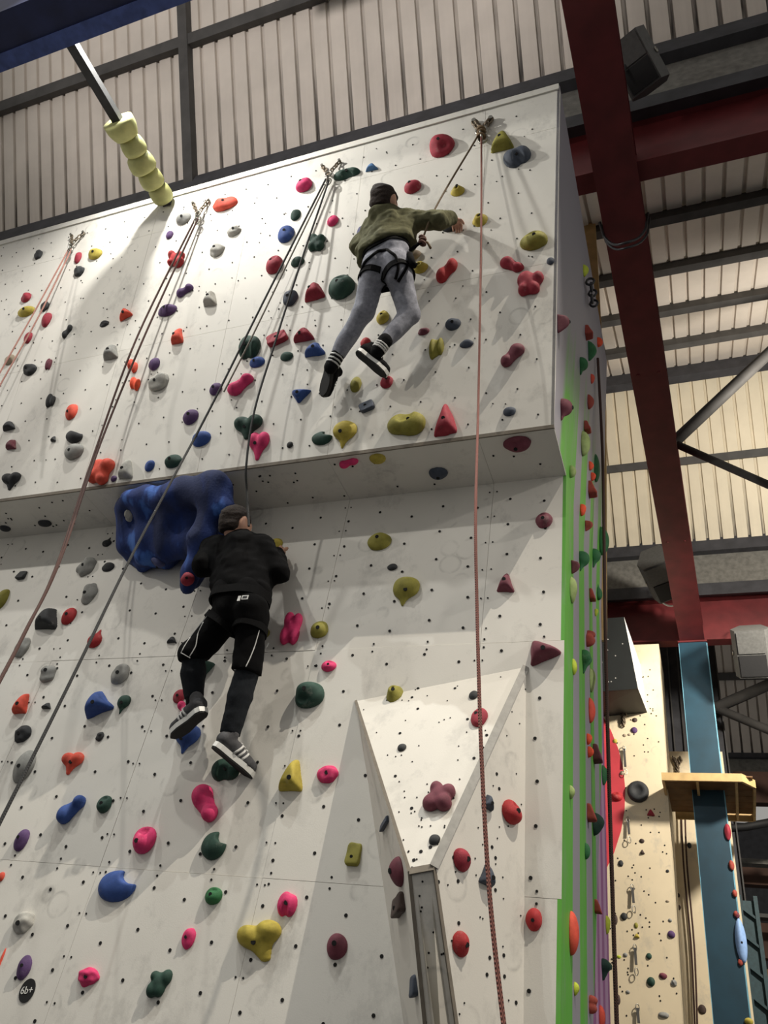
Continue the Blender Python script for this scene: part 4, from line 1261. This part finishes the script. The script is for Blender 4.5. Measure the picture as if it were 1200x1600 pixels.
for dx in (0, 6):
    rope('climbing_rope', f"{'left' if dx == 0 else 'right'} thin rope hanging in the shaded beige recess", [onY(1064 + dx, 1262, 12.1), onY(1068 + dx * .9, 1350, 12.1), onY(1080 + dx * .8, 1480, 12.1), onY(1086 + dx * .6, 1610, 12.1)], .012, 'rope_brown')

# ------------------------------------------------------------------ people
def organic(caps, k=.03, h=.012, wb=(0, 0), cuts=(), ell=(), seed=1, minus=(), cutr=9.):
    pts = np.array([q for c in caps for q in (c[0], c[1])] + [e[0] for e in ell]); rm = max([max(c[2], c[3]) for c in caps] + [max(e[1]) for e in ell] + [0]) + .05
    def F(p):
        d = None
        for a, b, r0, r1 in caps:
            q = sCap(p, a, b, r0, r1); d = q if d is None else smin(d, q, k)
        for c, r, M in ell:
            q = sEll((p - c) @ M, (0, 0, 0), r); d = q if d is None else smin(d, q, k)
        if wb[0]: d = d + wob(p, wb[0], seed, wb[1]) + wob(p * np.array([1, 1, 2.]), wb[0] * 2.1, seed + 3, wb[1] * .5)
        for c, r, M in minus: d = smax(d, -sEll((p - c) @ M, (0, 0, 0), r), .012)
        for P, n in cuts: d = np.where(np.linalg.norm(p - P, axis=1) < cutr, np.maximum(d, (p - P) @ n), d)
        return d
    return surface_nets(F, pts.min(0) - rm, pts.max(0) + rm, h)
def unit(v): v = np.asarray(v, float); return v / np.linalg.norm(v)
def basis(fwd, upv):                        # columns: side, forward, up
    f = unit(fwd); s_ = unit(np.cross(f, upv)); return np.stack([s_, f, np.cross(s_, f)], 1)
def hand_caps(wr, tip, back, s=1.0, side=1, curl=.5):
    """palm from wrist towards tip; back = direction out of the back of the hand"""
    M = basis(unit(tip - wr), back); sd, fw, bk = M[:, 0] * side, M[:, 1], M[:, 2]
    caps = []
    for i, x in enumerate((-.03, -.01, .01, .03)): caps.append((wr + sd * x * .6 * s, wr + fw * .085 * s + sd * x * s, .014 * s, .012 * s))
    for i, (x, L) in enumerate(((-.032, .062), (-.0105, .076), (.0105, .08), (.031, .07))):
        p = wr + fw * .085 * s + sd * x * s; q = p + (fw * math.cos(curl) - bk * math.sin(curl)) * L * .5 * s; r = q + (fw * math.cos(curl * 2.2) - bk * math.sin(curl * 2.2)) * L * .5 * s
        caps += [(p, q, .0095 * s, .0088 * s), (q, r, .0088 * s, .0075 * s)]
    p = wr + fw * .03 * s + sd * .032 * s; q = p + (fw * .6 + sd * .7 - bk * .3) * .035 * s; r = q + (fw * .9 + sd * .2 - bk * .4) * .03 * s
    caps += [(p, q, .013 * s, .011 * s), (q, r, .011 * s, .009 * s)]
    return caps
def merge(parts):
    v, f, b = [], [], 0
    for V, F in parts: v.append(V); f.append(F + b); b += len(V)
    return np.concatenate(v), np.concatenate(f)
def put(name, VF, mat, parent): o = link(name, VF[0], VF[1], mat, None, True); o.parent = parent; return o
def kid(o, e): adopt(o, e); return o
def bvh(VF): return BVHTree.FromPolygons([tuple(v) for v in VF[0]], [tuple(int(i) for i in f) for f in VF[1]])
def ring_strap(tree, c, axis, rad, width=.035, t=.006, n=40, off=.003):
    ax = unit(axis); u = unit(np.cross(ax, (.3, .2, 1.))); w = np.cross(ax, u); P = []; Nn = []
    for i in range(n):
        d = u * math.cos(2 * math.pi * i / n) + w * math.sin(2 * math.pi * i / n)
        h = tree.ray_cast(Vector(c + d * rad), Vector(-d), rad)
        P.append((np.array(h[0]) if h[0] is not None else c + d * rad * .6)); Nn.append(d)
    # smooth the radii a little
    R_ = np.array([np.linalg.norm(p - c) for p in P]); R_ = np.maximum(R_, (np.roll(R_, 1) + R_ + np.roll(R_, -1)) / 3)
    v = []; f = []
    for i in range(n):
        for (a_, b_) in ((-.5, off - .004), (.5, off - .004), (.5, off + t), (-.5, off + t)): v.append(c + Nn[i] * (R_[i] + b_) + ax * a_ * width)
    for i in range(n):
        j = (i + 1) % n
        for k in range(4): f.append((i * 4 + k, i * 4 + (k + 1) % 4, j * 4 + (k + 1) % 4, j * 4 + k))
    return v, f
def path_strap(tree, pix, r=.004, off=.002, flat=None):
    P = []
    for i in range(len(pix) - 1):
        for t in np.linspace(0, 1, 6, endpoint=(i == len(pix) - 2)):
            x, y = pix[i][0] + (pix[i + 1][0] - pix[i][0]) * t, pix[i][1] + (pix[i + 1][1] - pix[i][1]) * t
            p, n = cast(tree, x, y)
            if p is not None: P.append(p + n * off)
    P = [p for i, p in enumerate(P) if i == 0 or np.linalg.norm(p - P[i - 1]) < .12]
    if len(P) < 2: return None
    for _ in range(2): P = [P[0]] + [(P[i - 1] + P[i] * 2 + P[i + 1]) / 4 for i in range(1, len(P) - 1)] + [P[-1]]
    return MB().tube(P, r, 6)
def shoe(parent, heel, toe, upv, L, upper, sole_mat, tread, stripes, s=1.0, label=None):
    M = basis(toe - heel, upv); sd, fw, u = M[:, 0], M[:, 1], M[:, 2]; c = heel
    def W(x, y, z): return c + sd * x * L + fw * y * L + u * z * L
    e = link('shoe', *organic([(W(0, .10, .12), W(0, .38, .13), .145 * L, .15 * L), (W(0, .38, .10), W(0, .82, .05), .145 * L, .13 * L), (W(.02, .70, .04), W(-.02, .84, .04), .15 * L, .12 * L), (W(0, .10, .15), W(0, .16, .30), .13 * L, .135 * L)],
                              k=.05 * L, h=.009, cuts=[(W(0, 0, 0), -u)], wb=(60, .0012)), upper, None, True)
    if label: e['label'] = label
    adopt(e, parent)
    out = [(-.10, .0), (-.14, .10), (-.13, .35), (-.165, .65), (-.15, .85), (-.07, .99), (.05, .99), (.13, .88), (.165, .68), (.13, .35), (.14, .10), (.10, .0), (0, -.03)]
    o = MB().prism([W(x, y, -.085) for x, y in out], u * .10 * L).build('sole', sole_mat); o.parent = e
    o = MB().prism([W(x * .97, y * .98 + .01, -.115) for x, y in out], u * .035 * L).build('tread', tread); o.parent = e
    tr = bvh(([v.co[:] for v in e.data.vertices], [p.vertices[:] for p in e.data.polygons]))
    if stripes:
        for sgn in (-1, 1):
            for y in (.36, .46, .56):
                P = []
                for t in np.linspace(0, 1, 6):
                    q = W(sgn * .4, y + .09 * t, .02 + .22 * t); h = tr.ray_cast(Vector(q), Vector(-sd * sgn), .5 * L)
                    if h[0] is not None: P.append(np.array(h[0]) + sd * sgn * .001)
                if len(P) > 2: o = MB().tube(P, .0065, 6).build('stripe', 'white_cloth', smooth=True); o.parent = e
    m = MB()
    for y in (.42, .5, .58): m.tube([W(-.07, y, .27 - .25 * (y - .4)), W(0, y, .285 - .25 * (y - .4)), W(.07, y, .27 - .25 * (y - .4))], .005, 5)
    o = m.build('laces', 'white_cloth', smooth=True); o.parent = e; tag(o, kind='stuff')
    return e
def head_parts(c, fwd, upv, s):
    M = basis(fwd, upv); sd, fw, u = M[:, 0], M[:, 1], M[:, 2]
    W = lambda x, y, z: c + (sd * x + fw * y + u * z) * s
    ell = [(W(0, -.005, .01), np.array([.077, .096, .10]) * s, M), (W(0, .03, -.045), np.array([.058, .062, .07]) * s, M), (W(0, .098, -.025), np.array([.013, .018, .022]) * s, M),
           (W(.079, -.005, -.01), np.array([.010, .022, .034]) * s, M), (W(-.079, -.005, -.01), np.array([.010, .022, .034]) * s, M), (W(0, .085, -.062), np.array([.024, .012, .008]) * s, M),
           (W(.03, .078, .012), np.array([.016, .012, .008]) * s, M), (W(-.03, .078, .012), np.array([.016, .012, .008]) * s, M)]
    hair = organic([(W(0, 0, .03), W(0, -.01, .035), .0, .0)], k=.01, h=.008, wb=(70, .004), ell=[(W(0, -.012, .016), np.array([.087, .104, .109]) * s, M), (W(0, -.05, -.03), np.array([.075, .058, .06]) * s, M)],
                   minus=[(W(0, .10, -.05), np.array([.07, .075, .10]) * s, M), (W(.085, .0, -.03), np.array([.022, .034, .045]) * s, M), (W(-.085, .0, -.03), np.array([.022, .034, .045]) * s, M)], cuts=[(W(0, 0, -.075), -u)])
    return ell, hair
def eyes_for(e, c, fwd, upv, s):
    M = basis(fwd, upv); sd, fw, u = M[:, 0], M[:, 1], M[:, 2]
    for sx in (-1, 1):
        p = c + (sd * .03 * sx + fw * .084 + u * .0) * s
        V, Fc = surface_nets(lambda q: np.linalg.norm(q - p, axis=1) - .012 * s, p - .02, p + .02, .004); o = link('eye', V, Fc, 'white_plastic', None, True); kid(o, e)

# --- boy in the green hoodie on the upper wall
def u3(x, y, o): return onU(x, y, o)
boy = empty('person', u3(600, 410, .27)); tag(boy, 'boy in olive hoodie and grey jeans climbing the upper wall', 'person')
hd = u3(601, 316, .33); hf = unit(UN * .9 + UB * .15 + np.array([.25, 0, 0])); hu = unit(UB * .95 - UN * .25)
HE, HAIR = head_parts(hd, hf, hu, .98)
sL, sR = u3(583, 352, .25), u3(645, 344, .25); eL, wL, hL = u3(560, 388, .17), u3(564, 372, .09), u3(563, 360, .04)
eR, wR, hR = u3(684, 345, .24), u3(705, 341, .13), u3(712, 347, .06)
hipL, hipR = u3(585, 425, .25), u3(622, 425, .25); knL, anL = u3(567, 488, .21), u3(527, 556, .15); knR, anR = u3(639, 492, .13), u3(598, 538, .19)
nk = u3(602, 338, .29)
bodycaps = [(hd - hu * .07, nk, .045, .05), (nk, u3(604, 352, .26), .05, .08), (sL, sR, .05, .05), (u3(606, 355, .25), u3(602, 408, .25), .10, .08), (sL, eL, .04, .034), (eL, wL, .034, .024), (sR, eR, .04, .034), (eR, wR, .034, .024),
            (hipL, knL, .075, .052), (knL, anL, .05, .032), (hipR, knR, .075, .052), (knR, anR, .05, .032)]
body = organic(bodycaps, k=.03, h=.012, ell=HE)
hands = organic(hand_caps(wR + (hR - wR) * .1, hR, -UN * .8 + UB * .6, .9, 1, .7), k=.008, h=.0055)
handl = organic(hand_caps(wL, hL, -UN, .9, -1, .7), k=.008, h=.0055)
kid(put('body', merge([body, hands, handl]), 'skin', None), boy); kid(put('hair', HAIR, 'hair', None), boy); eyes_for(boy, hd, hf, hu, .98)
hem = u3(602, 394, .27); hemn = unit(-UB * .97 + UN * .1 + np.array([.22, 0, 0]))
jc = [(u3(588, 350, .25), u3(640, 345, .25), .068, .068), (u3(592, 358, .25), u3(584, 400, .26), .095, .118), (u3(628, 352, .25), u3(624, 397, .26), .095, .118), (u3(608, 354, .27), u3(604, 400, .285), .11, .13),
      (sL, eL, .06, .055), (eL, wL, .052, .042), (sR, eR, .062, .056), (eR, wR, .055, .042), (nk, u3(604, 350, .27), .065, .08)]
hM = basis(hf, hu)
JK = organic(jc, k=.035, h=.0115, wb=(38, .009), ell=[(u3(600, 343, .335), np.array([.105, .055, .05]), hM), (u3(599, 335, .315), np.array([.09, .088, .038]), hM)], cuts=[(hem, hemn)], seed=4)
jk = kid(put('hoodie', JK, 'hoodie', None), boy)
tc = [(u3(588, 415, .29), u3(590, 430, .27), .095, .09), (u3(616, 413, .29), u3(620, 430, .27), .095, .09), (u3(592, 396, .27), u3(614, 394, .27), .106, .106), (hipL, knL, .086, .066), (knL, anL, .064, .047), (hipR, knR, .086, .068), (knR, anR, .066, .047)]
TR = organic(tc, k=.025, h=.0125, wb=(30, .0045), cuts=[(anL, unit(anL - knL)), (anR, unit(anR - knR))], seed=8, cutr=.1)
tr = kid(put('trousers', TR, 'jeans', None), boy); TT = bvh(TR)
hb = empty('harness', (0, 0, 0)); hb.parent = boy; hb.matrix_parent_inverse = Matrix.Translation(-Vector(boy.location))
full = bvh(merge([TR, JK]))
for nm, c, ax, rad, wd in (('waist_belt', u3(603, 397, .27), unit(UB - np.array([.22, 0, 0])), .4, .03), ('leg_loop', u3(582, 437, .25), unit(UB + np.array([.25, 0, 0])), .15, .04), ('leg_loop', u3(624, 432, .25), unit(UB - np.array([.45, 0, 0])), .15, .04)):
    v, f = ring_strap(full if nm == 'waist_belt' else TT, c, ax, rad, wd); o = link(nm, v, f, 'web_strap', hb)
for pix in ([(563, 432), (570, 410), (590, 393), (605, 391)], [(605, 391), (618, 400), (623, 418), (618, 436)], [(640, 400), (634, 420), (622, 440)]):
    m = path_strap(TT, pix, .010, .004)
    if m: m.build('riser_strap', 'web_strap', hb, True)
o = MB().tube([u3(640, 398, .30), u3(646, 415, .33)], .022, 10).build('gear_pouch', 'web_strap', hb, True)
kp = u3(660, 376, .28); m = MB()
for i in range(3): m.torus(kp + UB * .022 * (1 - i), UB + np.array([.4 * (-1) ** i, 0, 0]), .02, .009, n=10)
o = m.build('tie_in_knot', 'rope_brown', hb, True); tag(o, kind='stuff')
o = MB().tube([kp, u3(668, 379, .26), u3(673, 388, .25)], .008, 6).build('rope_tail', 'rope_olive', hb, True)
o = MB().tube([u3(640, 392, .28), kp], .012, 6).build('tie_in_loop', 'web_strap', hb, True)
for a_, k_, d_ in ((anL, knL, u3(519, 570, .15)), (anR, knR, u3(592, 546, .19))):
    ax = unit(d_ - a_); o = link('sock', *organic([(a_ - ax * .03, d_ + ax * .02, .046, .043)], h=.008), 'sock_black', None, True); kid(o, boy)
    for t in (.15, .55, .9):
        o = link('stripe', *organic([(a_ + (d_ - a_) * t - ax * .004, a_ + (d_ - a_) * t + ax * .004, .0475, .0475)], h=.007, cuts=[(a_ + (d_ - a_) * t + ax * .007, ax), (a_ + (d_ - a_) * t - ax * .007, -ax)]), 'white_cloth', None, True)
        o.parent = [c for c in boy.children if c.name.startswith('sock')][-1]
shoe(boy, u3(519, 566, .13), u3(510, 609, .085), UN + np.array([.2, 0, 0]), .235, 'shoe_black', 'rubber', 'rubber', False)
shoe(boy, u3(561, 547, .21), u3(611, 588, .10), unit(UB * .75 + UN * .35 + np.array([.62, 0, 0])), .245, 'shoe_black', 'white_plastic', 'rubber', False)

# --- climber in black on the lower wall
def l3(x, y, o): return onL(x, y, o)
UPZ = np.array([0, 0, 1.]); INY = np.array([0, 1., 0])
man = empty('person', l3(375, 950, .30)); tag(man, 'climber dressed in black below the overhang beside the blue volume', 'person')
hd = l3(369, 820, .36); hf = unit(INY * .85 + np.array([.35, 0, .12])); hu = unit(UPZ - INY * .1)
HE, HAIR = head_parts(hd, hf, hu, 1.0)
sL, sR = l3(343, 856, .29), l3(412, 856, .29); eL, wL, hL = l3(317, 884, .36), l3(325, 848, .31), l3(330, 830, .27)
eR, wR, hR = l3(436, 893, .26), l3(434, 868, .13), l3(430, 849, .07)
hipL, hipR = l3(356, 960, .28), l3(394, 962, .28); knL, anL = l3(302, 1024, .27), l3(303, 1092, .18); knR, anR = l3(385, 1052, .22), l3(359, 1148, .16)
nk = l3(373, 842, .32)
body = organic([(hd - hu * .07, nk, .05, .055), (nk, l3(376, 858, .30), .055, .08), (sL, sR, .055, .055), (l3(377, 862, .28), l3(376, 940, .27), .11, .085), (sL, eL, .045, .038), (eL, wL, .038, .028), (sR, eR, .045, .038), (eR, wR, .038, .028),
                (hipL, knL, .08, .056), (knL, anL, .054, .036), (hipR, knR, .08, .056), (knR, anR, .054, .036)], k=.03, h=.013, ell=HE)
hands = organic(hand_caps(wR, hR, -INY, 1.0, 1, .7), k=.008, h=.006); handl = organic(hand_caps(wL, hL, unit(np.array([.5, -.8, .2])), 1.0, -1, .6), k=.008, h=.006)
kid(put('body', merge([body, hands, handl]), 'skin', None), man); kid(put('hair', HAIR, 'hair', None), man); eyes_for(man, hd, hf, hu, 1.0)
hM = basis(hf, hu)
JK = organic([(l3(346, 856, .29), l3(410, 856, .29), .075, .075), (l3(354, 868, .29), l3(358, 925, .29), .10, .10), (l3(400, 868, .29), l3(398, 925, .29), .10, .10), (l3(377, 860, .31), l3(378, 925, .31), .125, .12),
              (sL, eL, .068, .06), (eL, wL, .058, .046), (sR, eR, .068, .06), (eR, wR, .058, .046), (nk, l3(377, 860, .31), .07, .09)],
             k=.035, h=.0135, wb=(30, .006), ell=[(l3(374, 846, .36), np.array([.10, .055, .05]), hM)], cuts=[(l3(378, 934, .3), unit(np.array([.05, 0, -1.])))], seed=14)
kid(put('jacket', JK, 'black_jacket', None), man)
TR = organic([(l3(361, 952, .32), l3(360, 965, .30), .098, .095), (l3(392, 952, .32), l3(393, 965, .30), .098, .095), (l3(364, 932, .30), l3(390, 932, .30), .122, .122), (hipL, knL, .092, .082), (knL, knL + (anL - knL) * .12, .08, .078),
              (hipR, knR, .092, .078), (knR, knR + (anR - knR) * .05, .076, .075)], k=.025, h=.0135, wb=(28, .004), cuts=[(knL + (anL - knL) * .13, unit(anL - knL)), (knR, unit(anR - knR))], seed=18, cutr=.13)
kid(put('trousers', TR, 'black_trousers', None), man); TT = bvh(TR)
LG = [organic([(k_ + (k_ - a_) * .1, k_ + (a_ - k_) * .4, .064, .066), (k_ + (a_ - k_) * .4, a_, .066, .050)], k=.02, h=.012, wb=(30, .0035), cuts=[(a_, unit(a_ - k_))], seed=21) for k_, a_ in ((knL, anL), (knR, anR))]
for g in LG: kid(put('legging', g, 'grey_leg', None), man)
for pix in ([(330, 955), (316, 972), (300, 992), (288, 1010), (283, 1020)], [(318, 972), (309, 990), (306, 1010), (296, 1026)], [(283, 1020), (290, 1024), (297, 1028)], [(366, 1046), (380, 1048), (392, 1056)], [(405, 985), (398, 1010), (390, 1030), (384, 1042)]):
    m = path_strap(TT, pix, .0028, .001)
    if m: kid(m.build('piping', 'white_cloth', None, True), man)
hb = empty('harness', (0, 0, 0)); hb.parent = man; hb.matrix_parent_inverse = Matrix.Translation(-Vector(man.location))
for nm, c, ax, rad, wd in (('waist_belt', l3(378, 938, .30), UPZ, .4, .05), ('leg_loop', l3(346, 975, .28), unit(hipL - knL), .18, .04), ('leg_loop', l3(393, 985, .27), UPZ, .16, .04)):
    v, f = ring_strap(bvh(merge([TR, JK])) if nm == 'waist_belt' else TT, c, ax, rad, wd); o = link(nm, v, f, 'web_strap', hb)
p, n = cast(bvh(merge([TR, JK])), 380, 936)
if p is not None:
    M = basis(-n, UPZ)
    for x0, x1, z0, z1 in ((-.026, -.010, -.020, .012), (-.002, .036, -.012, .014)):
        o = MB().prism([p + n * .012 + M[:, 0] * x + M[:, 2] * z for x, z in ((x0, z0), (x1, z0), (x1, z1), (x0, z1))], n * .003).build('label_tag', 'white_cloth', hb)
    o = MB().prism([p + n * .0152 + M[:, 0] * x + M[:, 2] * z for x, z in ((.004, -.006), (.030, -.006), (.030, .008), (.004, .008))], n * .001).build('tag_print', 'black', hb)
for a_, d_ in ((anL, l3(303, 1102, .17)), (anR, l3(357, 1157, .155))):
    ax = unit(d_ - a_); o = link('sock', *organic([(a_ - ax * .03, d_ + ax * .02, .046, .042)], h=.009), 'sock_black', None, True); kid(o, man)
shoe(man, l3(318, 1106, .22), l3(281, 1137, .13), unit(np.array([-.40, -.12, 1.])), .28, 'shoe_grey', 'white_plastic', 'rubber', True)
shoe(man, l3(338, 1160, .21), l3(368, 1185, .10), unit(np.array([.45, .25, 1.])), .27, 'shoe_grey', 'white_plastic', 'rubber', True)
